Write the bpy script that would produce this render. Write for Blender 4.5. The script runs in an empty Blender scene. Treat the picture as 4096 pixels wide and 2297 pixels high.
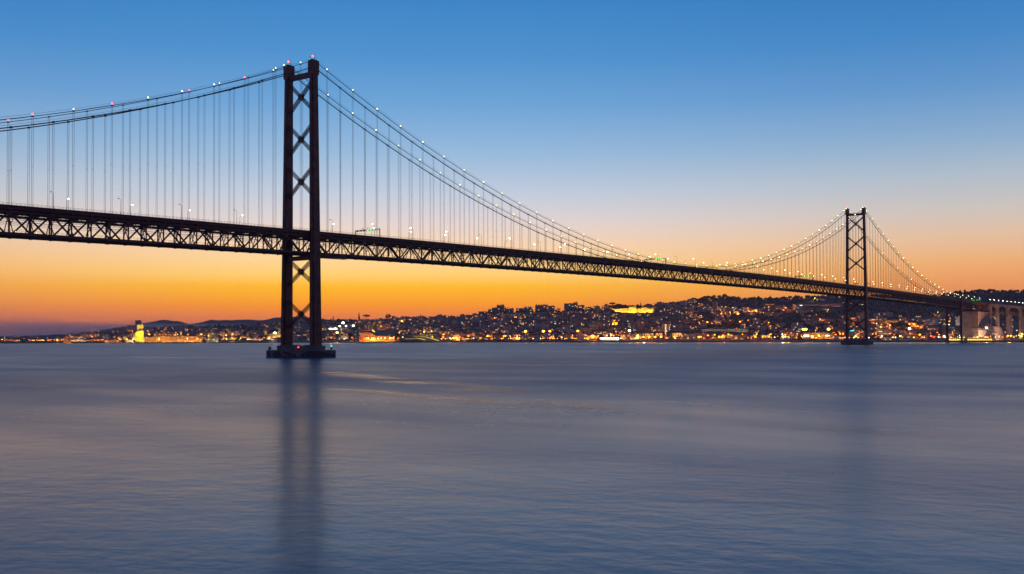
import bpy, math, random
import numpy as np
from mathutils import Vector, Matrix, noise

random.seed(7)
rnd = random.Random(11)
SC = bpy.context.scene
COL = SC.collection
K = 4096 / 2576.0

# ------------------------------------------------------------------ camera
FPX, SHY, YAW, PIT, ROL = 4355.3559, 96.755, 2.21793579, 0.0236387806, -0.00401762146
CX, CY, CZ = 526.571744, -473.327853, 12.5560382
_F = np.array([math.cos(YAW) * math.cos(PIT), math.sin(YAW) * math.cos(PIT), math.sin(PIT)])
_R = np.array([math.sin(YAW), -math.cos(YAW), 0.0])
_U = np.cross(_R, _F)
R2 = _R * math.cos(ROL) + _U * math.sin(ROL)
U2 = -_R * math.sin(ROL) + _U * math.cos(ROL)
cam = bpy.data.cameras.new("camera")
cam_o = bpy.data.objects.new("camera", cam)
COL.objects.link(cam_o)
M = Matrix.Identity(4)
for i in range(3):
    M[i][0], M[i][1], M[i][2] = R2[i], U2[i], -_F[i]
M[0][3], M[1][3], M[2][3] = CX, CY, CZ
cam_o.matrix_world = M
cam.sensor_width = 36.0
cam.lens = FPX / 4096 * 36.0
cam.shift_y = SHY / 4096
cam.clip_start = 1.0
cam.clip_end = 60000.0
SC.camera = cam_o

# ------------------------------------------------------------------ view
SC.render.engine = 'CYCLES'
SC.view_settings.view_transform = 'Standard'
SC.view_settings.look = 'None'
SC.view_settings.gamma = 1.0
SC.view_settings.exposure = 0.0
SC.view_settings.use_curve_mapping = False
SC.cycles.use_denoising = True
SC.cycles.max_bounces = 5
SC.cycles.diffuse_bounces = 2
SC.cycles.glossy_bounces = 3
SC.cycles.volume_bounces = 1
SC.cycles.transparent_max_bounces = 12
SC.cycles.sample_clamp_indirect = 4.0
SC.cycles.use_light_tree = True
SC.cycles.filter_width = 1.5

def s2l(c):
    c = c / 255.0
    return c / 12.92 if c <= 0.04045 else ((c + 0.055) / 1.055) ** 2.4

def rgb(r, g, b, k=1.0):
    return (s2l(r) * k, s2l(g) * k, s2l(b) * k, 1.0)

# ------------------------------------------------------------------ sky: after-sunset afterglow in the west
W = bpy.data.worlds.new("World")
SC.world = W
W.use_nodes = True
nt = W.node_tree
nt.nodes.clear()
N = nt.nodes.new
LK = nt.links.new
def mth(op, a, b=None, clamp=False, tree=None):
    n = (tree or nt).nodes.new('ShaderNodeMath')
    n.operation = op
    n.use_clamp = clamp
    for i, v in enumerate((a, b)):
        if v is None: continue
        if isinstance(v, (int, float)): n.inputs[i].default_value = v
        else: (tree or nt).links.new(v, n.inputs[i])
    return n.outputs[0]
tc = N('ShaderNodeTexCoord')
sep = N('ShaderNodeSeparateXYZ')
LK(tc.outputs['Generated'], sep.inputs[0])
X_, Y_, Z_ = sep.outputs
elev = mth('MULTIPLY', mth('ARCSINE', Z_), 180 / math.pi)
pos = mth('SQRT', mth('DIVIDE', mth('MAXIMUM', elev, 0.0), 90.0))
SUN_AZ = YAW + math.radians(6.5)
hl = mth('SQRT', mth('ADD', mth('MULTIPLY', X_, X_), mth('MULTIPLY', Y_, Y_)))
cosd = mth('DIVIDE', mth('ADD', mth('MULTIPLY', X_, math.cos(SUN_AZ)), mth('MULTIPLY', Y_, math.sin(SUN_AZ))), mth('MAXIMUM', hl, 1e-4))
ang = mth('MULTIPLY', mth('ARCCOSINE', cosd), 180 / math.pi)
def ramp(stops):
    r = N('ShaderNodeValToRGB')
    cr = r.color_ramp
    cr.interpolation = 'LINEAR'
    cr.elements.remove(cr.elements[1])
    first = True
    for e, c in stops:
        p = math.sqrt(max(e, 0) / 90.0)
        if first:
            el = cr.elements[0]; el.position = p; first = False
        else:
            el = cr.elements.new(p)
        el.color = rgb(*c)
    LK(pos, r.inputs[0])
    return r.outputs[0]
rA = ramp([(0, (232, 118, 70)), (0.6, (240, 124, 62)), (1.15, (250, 136, 46)), (1.6, (255, 148, 0)), (2.1, (255, 168, 0)),
           (2.66, (255, 185, 20)), (3.3, (255, 206, 108)), (4.0, (255, 212, 145)), (4.8, (250, 213, 176)), (6.0, (229, 214, 210)),
           (7.4, (199, 208, 223)), (9.5, (156, 190, 223)), (12.0, (114, 168, 219)), (14.5, (82, 149, 210)), (18.0, (57, 132, 199)),
           (28, (40, 100, 168)), (50, (28, 68, 130)), (90, (20, 52, 108))])
rB = ramp([(0, (150, 92, 92)), (0.6, (172, 100, 92)), (1.2, (196, 114, 86)), (1.9, (222, 138, 80)), (2.6, (232, 152, 88)),
           (3.6, (236, 172, 112)), (4.9, (226, 190, 158)), (6.2, (205, 196, 190)), (7.8, (178, 191, 204)), (9.6, (142, 176, 209)),
           (12.0, (102, 154, 207)), (14.5, (72, 138, 201)), (18.0, (48, 122, 190)), (28, (34, 92, 158)), (50, (26, 62, 122)),
           (90, (20, 52, 108))])
rC = ramp([(0, (92, 76, 98)), (3, (104, 84, 108)), (8, (98, 84, 120)), (14, (74, 78, 122)), (30, (44, 66, 114)), (90, (24, 56, 112))])
def mixc(f, a, b):
    m = N('ShaderNodeMix'); m.data_type = 'RGBA'
    LK(f, m.inputs[0]); LK(a, m.inputs[6]); LK(b, m.inputs[7])
    return m.outputs[2]
def sstep(v, a, b):
    n = N('ShaderNodeMapRange'); n.interpolation_type = 'SMOOTHSTEP'
    n.inputs[1].default_value = a; n.inputs[2].default_value = b
    LK(v, n.inputs[0])
    return n.outputs[0]
sky = mixc(sstep(ang, 3.0, 31.0), rA, rB)
sky = mixc(sstep(ang, 32.0, 130.0), sky, rC)
bg = N('ShaderNodeBackground')
LK(sky, bg.inputs[0])
LK(mth('ADD', 1.0, mth('MULTIPLY', 0.66, mth('POWER', 2.718, mth('DIVIDE', mth('MAXIMUM', elev, 0.0), -3.4)))), bg.inputs[1])
wo = N('ShaderNodeOutputWorld')
LK(bg.outputs[0], wo.inputs[0])
W.cycles.sampling_method = 'AUTOMATIC'

# ------------------------------------------------------------------ helpers
class MB:
    def __init__(self): self.v = []; self.f = []; self.m = []; self.mi = 0
    def add(self, vs, fs):
        o = len(self.v); self.v += [tuple(map(float, a)) for a in vs]
        for f in fs: self.f.append(tuple(i + o for i in f)); self.m.append(self.mi)
    def box(self, c, s, rz=0.0):
        x, y, z = s[0] / 2, s[1] / 2, s[2] / 2
        ca, sa = math.cos(rz), math.sin(rz)
        vs = []
        for dz in (-z, z):
            for dx, dy in ((-x, -y), (x, -y), (x, y), (-x, y)):
                vs.append((c[0] + dx * ca - dy * sa, c[1] + dx * sa + dy * ca, c[2] + dz))
        self.add(vs, [(3, 2, 1, 0), (4, 5, 6, 7), (0, 1, 5, 4), (1, 2, 6, 5), (2, 3, 7, 6), (3, 0, 4, 7)])
    def bar(self, p0, p1, w, h=None, up=(0, 0, 1)):
        h = h or w
        a, b = Vector(p0), Vector(p1)
        d = (b - a).normalized()
        u = Vector(up)
        if abs(d.dot(u)) > 0.98: u = Vector((0, 1, 0))
        s = d.cross(u).normalized(); t = s.cross(d).normalized()
        vs = []
        for q in (a, b):
            for i, j in ((-1, -1), (1, -1), (1, 1), (-1, 1)):
                vs.append(q + s * i * w / 2 + t * j * h / 2)
        self.add(vs, [(3, 2, 1, 0), (4, 5, 6, 7), (0, 1, 5, 4), (1, 2, 6, 5), (2, 3, 7, 6), (3, 0, 4, 7)])
    def tube(self, pts, r, n=6, caps=True):
        pts = [Vector(p) for p in pts]
        vs = []; L = len(pts)
        for i, p in enumerate(pts):
            d = (pts[min(i + 1, L - 1)] - pts[max(i - 1, 0)]).normalized()
            u = Vector((0, 0, 1)) if abs(d.z) < .95 else Vector((1, 0, 0))
            s = d.cross(u).normalized(); t = s.cross(d)
            rr = r[i] if isinstance(r, (list, tuple)) else r
            for k in range(n):
                a = 2 * math.pi * k / n
                vs.append(p + (s * math.cos(a) + t * math.sin(a)) * rr)
        fs = []
        for i in range(L - 1):
            for k in range(n):
                fs.append((i * n + k, i * n + (k + 1) % n, (i + 1) * n + (k + 1) % n, (i + 1) * n + k))
        if caps: fs += [tuple(range(n))[::-1], tuple((L - 1) * n + k for k in range(n))]
        self.add(vs, fs)
    def sweep(self, prof, ys, zf):
        n = len(prof); vs = []; fs = []
        for y in ys:
            z = zf(y)
            vs += [(x, y, z + dz) for x, dz in prof]
        for i in range(len(ys) - 1):
            for k in range(n):
                fs.append((i * n + k, i * n + (k + 1) % n, (i + 1) * n + (k + 1) % n, (i + 1) * n + k))
        fs += [tuple(range(n)), tuple((len(ys) - 1) * n + k for k in range(n))[::-1]]
        self.add(vs, fs)
    def prism(self, poly, a, b, fn):
        """poly of (s,t); fn(s,t,depth)->xyz; from depth a to b"""
        n = len(poly)
        vs = [fn(s, t, a) for s, t in poly] + [fn(s, t, b) for s, t in poly]
        fs = [tuple(range(n))[::-1], tuple(range(n, 2 * n))]
        for k in range(n): fs.append((k, (k + 1) % n, n + (k + 1) % n, n + k))
        self.add(vs, fs)
    def ico(self, c, r, sub=1, jit=0.0, sq=(1, 1, 1), rn=rnd):
        vs, fs = ICO[sub]
        out = []
        for v in vs:
            k = r * (1 + rn.uniform(-jit, jit))
            out.append((c[0] + v[0] * k * sq[0], c[1] + v[1] * k * sq[1], c[2] + v[2] * k * sq[2]))
        self.add(out, fs)
    def mesh(self, name, mats):
        me = bpy.data.meshes.new(name)
        me.from_pydata(self.v, [], self.f)
        for m in (mats if isinstance(mats, (list, tuple)) else [mats]): me.materials.append(m)
        if any(self.m): me.polygons.foreach_set('material_index', self.m)
        me.update()
        return me
    def build(self, name, mats, parent=None, **kw):
        return put(name, self.mesh(name, mats), parent, **kw)

def _ico(sub):
    import bmesh
    bm = bmesh.new(); bmesh.ops.create_icosphere(bm, subdivisions=sub, radius=1.0)
    vs = [tuple(v.co) for v in bm.verts]; fs = [tuple(v.index for v in f.verts) for f in bm.faces]
    bm.free(); return vs, fs
ICO = {1: _ico(1), 2: _ico(2), 3: _ico(3)}

def put(name, me, parent=None, loc=None, rz=None, scale=None, label=None, cat=None, group=None, kind=None):
    o = bpy.data.objects.new(name, me)
    COL.objects.link(o)
    if parent is not None: o.parent = parent
    if loc is not None: o.location = loc
    if rz is not None: o.rotation_euler = (0, 0, rz)
    if scale is not None: o.scale = scale
    return tag(o, label, cat, group, kind)
def tag(o, label=None, cat=None, group=None, kind=None):
    if label: o['label'] = label
    if cat: o['category'] = cat
    if group: o['group'] = group
    if kind: o['kind'] = kind
    return o
def empty(name, loc=(0, 0, 0), rz=0.0, **kw):
    o = put(name, None, None, loc, rz, **kw)
    o.empty_display_size = 1.0
    return o

def mat(name, col, rough=0.7, var=0.25, scale=0.3, metal=0.0, bump=0.0, col2=None, spec=0.5):
    m = bpy.data.materials.new(name); m.use_nodes = True
    t = m.node_tree; b = t.nodes['Principled BSDF']
    b.inputs['Roughness'].default_value = rough
    b.inputs['Metallic'].default_value = metal
    b.inputs['Specular IOR Level'].default_value = spec
    tcn = t.nodes.new('ShaderNodeTexCoord'); nz = t.nodes.new('ShaderNodeTexNoise')
    nz.inputs['Scale'].default_value = scale; nz.inputs['Detail'].default_value = 5
    t.links.new(tcn.outputs['Object'], nz.inputs['Vector'])
    r = t.nodes.new('ShaderNodeValToRGB')
    c2 = col2 or tuple(c * (1 - var) for c in col)
    r.color_ramp.elements[0].position = 0.35; r.color_ramp.elements[1].position = 0.68
    r.color_ramp.elements[0].color = (*c2, 1); r.color_ramp.elements[1].color = (*[min(1, c * (1 + var * .4)) for c in col], 1)
    t.links.new(nz.outputs['Fac'], r.inputs[0]); t.links.new(r.outputs[0], b.inputs['Base Color'])
    if bump:
        bp = t.nodes.new('ShaderNodeBump'); bp.inputs['Strength'].default_value = bump; bp.inputs['Distance'].default_value = .3
        t.links.new(nz.outputs['Fac'], bp.inputs['Height']); t.links.new(bp.outputs[0], b.inputs['Normal'])
    return m
def emit(name, col, st):
    m = bpy.data.materials.new(name); m.use_nodes = True
    t = m.node_tree; t.nodes.clear()
    e = t.nodes.new('ShaderNodeEmission'); e.inputs[0].default_value = (*col, 1); e.inputs[1].default_value = st
    o = t.nodes.new('ShaderNodeOutputMaterial'); t.links.new(e.outputs[0], o.inputs[0])
    return m

MT = {
 'red_steel': mat('oxide_red_steel', (0.19, 0.042, 0.028), .5, .55, .22, bump=.25),
 'grey_steel': mat('dark_grey_steel', (0.10, 0.085, 0.085), .5, .3, .3),
 'cable': mat('cable_steel', (0.09, 0.05, 0.045), .5, .2, .5),
 'rope': mat('rope_steel', (0.13, 0.11, 0.11), .5, .2, .5),
 'asphalt': mat('asphalt', (0.05, 0.05, 0.052), .9, .3, .2),
 'concrete': mat('concrete', (0.38, 0.32, 0.27), .85, .35, .12, bump=.2),
 'dark_concrete': mat('dark_concrete', (0.20, 0.19, 0.19), .85, .4, .2, bump=.3),
 'mural': mat('mural_paint', (0.03, 0.035, 0.05), .7, .3, .4),
 'galv': mat('galvanised', (0.25, 0.24, 0.23), .4, .2, .6, metal=.4),
 'black': mat('black_metal', (0.03, 0.03, 0.03), .5, .2, .6),
 'stone': mat('pale_stone', (0.55, 0.5, 0.42), .8, .25, .15, bump=.3),
 'brick': mat('brick_facade', (0.36, 0.16, 0.10), .85, .35, .3, bump=.3),
 'ground': mat('ground_cover', (0.055, 0.06, 0.035), .95, .5, .012, col2=(0.10, 0.085, 0.07)),
 'quay': mat('quay_stone', (0.22, 0.2, 0.18), .9, .4, .05),
 'leaf': mat('foliage', (0.05, 0.07, 0.03), .85, .5, .15),
 'bark': mat('bark', (0.09, 0.07, 0.05), .9, .3, 1.),
 'tile': mat('roof_tile', (0.26, 0.11, 0.07), .85, .35, .3),
 'flatroof': mat('flat_roof', (0.24, 0.23, 0.22), .9, .3, .2),
 'glass': mat('window_glass', (0.03, 0.035, 0.045), .15, .1, 1., spec=.8),
 'fabric': mat('tent_fabric', (0.7, 0.68, 0.6), .7, .15, .2),
 'hill': mat('far_hill_scrub', (0.06, 0.065, 0.05), .95, .3, .004),
}
WALLS = {
 'white': mat('white_render', (0.62, 0.6, 0.56), .85, .2, .1),
 'cream': mat('cream_render', (0.58, 0.5, 0.36), .85, .2, .1),
 'pink': mat('pink_render', (0.52, 0.33, 0.27), .85, .2, .1),
 'grey': mat('grey_render', (0.34, 0.33, 0.33), .85, .25, .1),
 'ochre': mat('ochre_render', (0.5, 0.34, 0.16), .85, .25, .1),
}
EM = {
 'white': emit('bridge_lamp_white', (1.0, 0.93, 0.6), 34),
 'road': emit('road_lamp_white', (1.0, 0.9, 0.66), 40),
 'cable': emit('cable_lamp_yellowgreen', (0.88, 1.0, 0.28), 5),
 'cablefar': emit('cable_lamp_far', (1.0, 0.88, 0.32), 8),
 'red': emit('beacon_red', (1.0, 0.04, 0.04), 12),
 'green': emit('signal_green', (0.02, 1.0, 0.12), 6),
 'amber': emit('deck_lamp_amber', (1.0, 0.5, 0.02), 5),
 'winw': emit('window_warm', (1.0, 0.42, 0.08), 2.6),
 'winy': emit('window_yellow', (1.0, 0.70, 0.28), 2.0),
 'winc': emit('window_cool', (0.85, 0.95, 1.0), 1.8),
 'strip': emit('white_light_strip', (1.0, 0.95, 0.88), 3.5),
 'yellow': emit('yellow_light_strip', (1.0, 0.72, 0.08), 1.6),
 'orangestrip': emit('orange_light_strip', (1.0, 0.36, 0.03), 1.2),
 'cyan': emit('cyan_sign_light', (0.1, 0.85, 1.0), 4),
}

# ------------------------------------------------------------------ ground geometry from real distances
def ray(u, v):
    return _F + R2 * (u - 2048) / FPX - U2 * (v - 1148.5 - SHY) / FPX
_dt = np.arange(-2600, 5200, 20.0)
_az = np.array([math.atan2(*(ray(d * K, 850 * K)[[1, 0]])) for d in _dt])
_az = np.mod(_az, 2 * math.pi)
def d_of_az(a):
    return float(np.interp(-a, -_az, _dt))
SHORE = [(-14000, -4200), (-9000, -1500), (-4000, 360), (-2900, 780), (-2300, 1020), (-1900, 1210), (-1500, 1390), (-1000, 1500),
         (-500, 1548), (0, 1562), (600, 1570), (3400, 1600)]
def shore_range(a):
    ca, sa = math.cos(a), math.sin(a)
    best = None
    for (x0, y0), (x1, y1) in zip(SHORE[:-1], SHORE[1:]):
        ax, ay, bx, by = x0 - CX, y0 - CY, x1 - CX, y1 - CY
        dx, dy = bx - ax, by - ay
        den = ca * dy - sa * dx
        if abs(den) < 1e-9: continue
        r = (ax * dy - ay * dx) / den
        t = (ax * sa - ay * ca) / den
        if r > 0 and -1e-6 <= t <= 1 + 1e-6 and (best is None or r < best): best = r
    return best if best else 6000.0
_rs = np.array([shore_range(a) for a in _az])
_ridge_r = np.interp(_dt, [-500, 0, 300, 600, 800, 1100, 1300, 1500, 1700, 1900, 2150, 3200], [5600, 5400, 4900, 4500, 4100, 3650, 3450, 3350, 3600, 3800, 3900, 3900])
_ridge_y = np.interp(_dt, [0, 90, 120, 170, 220, 300, 340, 378, 394, 425, 465, 521, 616, 679, 760, 817, 854, 950, 975, 1012, 1061, 1164, 1190, 1225, 1298, 1399, 1474, 1518, 1540, 1600, 1640, 1693, 1738, 1770, 1800, 1850, 1936, 2118, 2200, 2340, 2409, 2459, 2576, 3200],
                          [851, 851, 847, 841, 836, 826, 817, 824, 826, 823, 821, 822, 821, 817, 812, 809, 806, 805, 803, 802, 800, 799, 796, 790, 786, 785, 782, 779, 774, 774, 771, 766, 760, 755, 751, 755, 753, 748, 747, 748, 740, 735, 736, 738])
_gam = np.interp(_dt, [1500, 1700, 2050, 2200], [1.12, 1.2, 1.7, 2.1])
_hr = []
for d, y, r in zip(_dt, _ridge_y, _ridge_r):
    q = ray(np.clip(d, -600, 3200) * K, y * K)
    _hr.append(max(6.0, CZ + q[2] / math.hypot(q[0], q[1]) * r))
_hr = np.array(_hr)
def ground(x, y):
    dx, dy = x - CX, y - CY
    r = math.hypot(dx, dy)
    a = math.atan2(dy, dx)
    if a < 0: a += 2 * math.pi
    return ground_ar(a, r)
def ground_ar(a, r):
    d = d_of_az(a)
    rs = float(np.interp(d, _dt, _rs)); rr = float(np.interp(d, _dt, _ridge_r)); hr = float(np.interp(d, _dt, _hr)); g = float(np.interp(d, _dt, _gam))
    if r < rs: return -5.0
    flat = 110.0
    s = max(0.0, (r - rs - flat) / (rr - rs - flat))
    n = noise.noise(Vector((CX + r * math.cos(a), CY + r * math.sin(a), 0)) * 0.0035)
    n2 = noise.noise(Vector((CX + r * math.cos(a), CY + r * math.sin(a), 9)) * 0.011)
    if s <= 1:
        h = 2.6 + (hr - 2.6) * s ** g
        h += (n * 9 + n2 * 3) * min(1, s * 3) * min(1, (1 - s) * 3)
    else:
        h = hr - (s - 1) * 40 + n * 6 * min(1, (s - 1) * 3)
    return max(h, 2.6)
def hit(u, v, up=0.0):
    """ground point seen at photo pixel (u,v); up = height of the seen spot above ground"""
    q = ray(u, v); hl_ = math.hypot(q[0], q[1]); a = math.atan2(q[1], q[0]); sl = q[2] / hl_
    if a < 0: a += 2 * math.pi
    d = d_of_az(a)
    rs = float(np.interp(d, _dt, _rs)); rr = float(np.interp(d, _dt, _ridge_r))
    r = rs + 6
    while r < rr:
        if CZ + sl * r <= ground_ar(a, r) + up: break
        r += 12
    x, y = CX + r * math.cos(a), CY + r * math.sin(a)
    return Vector((x, y, ground_ar(a, r))), r
def face_cam(p):
    return math.atan2(CY - p[1], CX - p[0]) + math.pi / 2   # local -y looks at the river viewpoint side
SCALE = lambda r: r / FPX   # metres per photo pixel

# ---- river
wm = bpy.data.materials.new('river_water'); wm.use_nodes = True
t = wm.node_tree; b = t.nodes['Principled BSDF']
b.inputs['IOR'].default_value = 1.333
tcn = t.nodes.new('ShaderNodeTexCoord')
def wnoise(scale, sx, sy, detail=4, rot=0.5):
    mp = t.nodes.new('ShaderNodeMapping'); mp.inputs['Scale'].default_value = (sx, sy, 1); mp.inputs['Rotation'].default_value = (0, 0, rot)
    t.links.new(tcn.outputs['Object'], mp.inputs[0])
    n = t.nodes.new('ShaderNodeTexNoise'); n.inputs['Scale'].default_value = scale; n.inputs['Detail'].default_value = detail
    t.links.new(mp.outputs[0], n.inputs['Vector'])
    return n.outputs['Fac']
n1 = wnoise(0.50, 1, 1.25, 3, -0.9)
n2 = wnoise(0.17, 1, 1.35, 4, -0.5)
n3 = wnoise(0.0045, 1, 3.0, 4, -0.65)
n5 = wnoise(0.022, 1, 1.6, 4, -0.4)
# the near bank shelters the water; the open channel beyond about 250 m is ruffled by the wind
sx_ = t.nodes.new('ShaderNodeSeparateXYZ'); t.links.new(tcn.outputs['Object'], sx_.inputs[0])
off = mth('ADD', mth('MULTIPLY', mth('SUBTRACT', sx_.outputs[0], CX, tree=t), -0.6, tree=t), mth('MULTIPLY', mth('SUBTRACT', sx_.outputs[1], CY, tree=t), 0.8, tree=t), tree=t)
off = mth('ADD', off, mth('MULTIPLY', n3, 160.0, tree=t), tree=t)
opn = t.nodes.new('ShaderNodeMapRange'); opn.interpolation_type = 'SMOOTHSTEP'; opn.inputs[1].default_value = 170; opn.inputs[2].default_value = 430
t.links.new(off, opn.inputs[0])
cur = t.nodes.new('ShaderNodeMapRange'); cur.inputs[1].default_value = .36; cur.inputs[2].default_value = .66
cur.inputs[3].default_value = -0.03; cur.inputs[4].default_value = 0.03
t.links.new(n3, cur.inputs[0])
cur2 = t.nodes.new('ShaderNodeMapRange'); cur2.inputs[1].default_value = .35; cur2.inputs[2].default_value = .65
cur2.inputs[3].default_value = -0.02; cur2.inputs[4].default_value = 0.02
t.links.new(n5, cur2.inputs[0])
rgh = mth('ADD', mth('ADD', cur.outputs[0], cur2.outputs[0], tree=t), mth('ADD', mth('MULTIPLY', opn.outputs[0], 0.115, tree=t), 0.245, tree=t), tree=t)
# calm strip under the lee of the far quay
lee = mth('ADD', sx_.outputs[1], mth('MULTIPLY', mth('MAXIMUM', mth('SUBTRACT', -1400.0, sx_.outputs[0], tree=t), 0.0, tree=t), 0.6, tree=t), tree=t)
ls = t.nodes.new('ShaderNodeMapRange'); ls.interpolation_type = 'SMOOTHSTEP'; ls.inputs[1].default_value = 1180; ls.inputs[2].default_value = 1440; t.links.new(lee, ls.inputs[0])
rgh = mth('SUBTRACT', rgh, mth('MULTIPLY', ls.outputs[0], 0.20, tree=t), tree=t)
t.links.new(rgh, b.inputs['Roughness'])
hgt = mth('ADD', mth('MULTIPLY', n1, 0.40, tree=t), mth('MULTIPLY', n2, 1.1, tree=t), tree=t)
bp = t.nodes.new('ShaderNodeBump'); bp.inputs['Distance'].default_value = 1.0
bst = t.nodes.new('ShaderNodeMapRange'); bst.inputs[1].default_value = .35; bst.inputs[2].default_value = .65; bst.inputs[3].default_value = 0.05; bst.inputs[4].default_value = 0.115
t.links.new(n5, bst.inputs[0]); t.links.new(bst.outputs[0], bp.inputs['Strength'])
t.links.new(hgt, bp.inputs['Height']); t.links.new(bp.outputs[0], b.inputs['Normal'])
rc = t.nodes.new('ShaderNodeValToRGB'); rc.color_ramp.elements[0].color = (0.062, 0.036, 0.092, 1); rc.color_ramp.elements[1].color = (0.09, 0.05, 0.12, 1)
t.links.new(n3, rc.inputs[0]); t.links.new(rc.outputs[0], b.inputs['Base Color'])
mb = MB()
xs = np.linspace(-10400, 3300, 40); ys = np.linspace(-2100, 8300, 30)
vs = [(x, y, 0.0) for y in ys for x in xs]
fs = [(j * 40 + i, j * 40 + i + 1, (j + 1) * 40 + i + 1, (j + 1) * 40 + i) for j in range(29) for i in range(39)]
mb.add(vs, fs)
mb.build('river_water', wm, kind='structure')

# ---- hillside terrain on the far bank
mb = MB()
dcols = [d for d in np.arange(-1300, 3300, 9.0)]
ss = [0, 0, .01, .02, .04, .06, .08] + list(np.linspace(.1, 1.0, 40)) + [1.04, 1.1, 1.2, 1.4, 1.8]
nr = len(ss)
for d in dcols:
    a = float(np.interp(d, _dt, _az)); rs = float(np.interp(d, _dt, _rs)); rr = float(np.interp(d, _dt, _ridge_r))
    col = []
    for i, s in enumerate(ss):
        r = rs + s * (rr - rs) + (0.4 if i > 0 else 0)
        z = -0.9 if i == 0 else ground_ar(a, r + 1.0)
        col.append((CX + r * math.cos(a), CY + r * math.sin(a), z))
    mb.v += col
nc = len(dcols)
for c in range(nc - 1):
    for i in range(nr - 1):
        mb.f.append((c * nr + i, c * nr + i + 1, (c + 1) * nr + i + 1, (c + 1) * nr + i)); mb.m.append(1 if i < 3 else 0)
mb.build('hillside_terrain', [MT['ground'], MT['quay']], kind='structure')

# ---- distant hills beyond the city
def far_ridge(name, pts, r, base=-0.5):
    mb = MB(); ds = np.arange(pts[0][0], pts[-1][0] + 1, 6.0)
    yy = np.interp(ds, [p[0] for p in pts], [p[1] for p in pts])
    cols = []
    for d, y in zip(ds, yy):
        q = ray(d * K, (y + 1.2 * noise.noise(Vector((d * .05, r, 0)))) * K); hl_ = math.hypot(q[0], q[1]); a = math.atan2(q[1], q[0])
        h = CZ + q[2] / hl_ * r
        cols.append([(CX + (r + dr) * math.cos(a), CY + (r + dr) * math.sin(a), base + (max(h, 2) - base) * k) for dr, k in ((-900, 0), (-500, .35), (-220, .78), (0, 1), (250, .8), (700, 0))])
    for c in cols: mb.v += c
    for c in range(len(cols) - 1):
        for i in range(5): mb.f.append((c * 6 + i, (c + 1) * 6 + i, (c + 1) * 6 + i + 1, c * 6 + i + 1)); mb.m.append(0)
    mb.build(name, MT['hill'], kind='structure')
far_ridge('distant_hills', [(300, 824), (363, 813), (400, 806), (420, 805), (457, 810), (500, 822)], 7600)
far_ridge('distant_hills', [(440, 822), (505, 811), (530, 805), (580, 806), (610, 804), (660, 806), (685, 801), (697, 799), (720, 797), (760, 797), (800, 800), (817, 803), (840, 808), (900, 815)], 7200)

# ---- haze
hz = bpy.data.materials.new('haze_air'); hz.use_nodes = True
t = hz.node_tree; t.nodes.clear()
pv = t.nodes.new('ShaderNodeVolumePrincipled'); pv.inputs['Color'].default_value = (0.86, 0.69, 0.66, 1)
pv.inputs['Density'].default_value = 0.00006; pv.inputs['Anisotropy'].default_value = 0.3
mo = t.nodes.new('ShaderNodeOutputMaterial'); t.links.new(pv.outputs[0], mo.inputs['Volume'])
mb = MB(); mb.box((-3550, 3100, 117.0), (13900, 10600, 236.0))
hb = mb.build('haze', hz, kind='stuff')

# ================================================================== suspension bridge
L = 1012.88
def zt(y):
    t_ = (y - 506.0) / 700.0
    return 82.43 - 4.739 * t_ ** 2 + 0.2467 * t_ ** 4
def z_main(y):
    if y < 0: u = -y
    elif y <= L:
        return 79.4 + 105.3 * ((y - L / 2) / (L / 2)) ** 2
    else: u = y - L
    return 184.7 - 0.432 * u + 4.3e-4 * u * u
def z_sec(y):
    return z_main(y) + 4.2
XC = 11.7
Y0, Y1 = -372.0, 1694.0
RS, GS = MT['red_steel'], MT['grey_steel']
bridge = empty('suspension_bridge', (0, 0, 0), label='long red steel suspension bridge with two towers and latticed deck crossing the river', cat='bridge')
ys = list(np.arange(Y0, Y1, 11.5)) + [Y1]
def sw(name, prof, m, a=Y0, b_=Y1, kind=None, step=11.5, zf=zt):
    mb = MB(); yy = list(np.arange(a, b_, step)) + [b_]
    mb.sweep(prof, yy, zf)
    return mb.build(name, m, bridge, kind=kind)
def rect(x0, x1, z0, z1): return [(x0, z0), (x1, z0), (x1, z1), (x0, z1)]
sw('road_deck', rect(-12, 12, -.32, 0), [MT['asphalt']])
for s in (-1, 1):
    sw('kerb_beam', rect(*sorted((s * 11.98, s * 12.3)), -.5, .12), RS)
    sw('fascia_girder', rect(*sorted((s * 11.2, s * 11.65)), -1.9, -.34), RS)
    sw('top_chord', rect(*sorted((s * 10.1, s * 10.95)), -3.7, -2.7), RS)
    sw('bottom_chord', rect(*sorted((s * 10.05, s * 11.0)), -14.3, -13.1), RS)
    sw('service_pipe', rect(*sorted((s * 8.3, s * 8.6)), -6.1, -5.85), GS)
for x in (-8.5, -5.6, -2.8, 0, 2.8, 5.6, 8.5):
    sw('stringer', rect(x - .18, x + .18, -2.5, -.34), RS)
sw('median_barrier', rect(-.3, .3, .004, .85), MT['concrete'])
sw('rail_deck', rect(-6.2, 6.2, -13.1, -12.75), GS)
for x in (-3.4, 3.4):
    sw('catenary_wire', rect(x - .06, x + .06, -7.3, -7.2), GS)
    sw('catenary_wire', rect(x - .06, x + .06, -8.4, -8.3), GS)
for x in (-5.8, -2, 2, 5.8):
    sw('rail_stringer', rect(x - .2, x + .2, -14.4, -13.12), RS)

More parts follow.
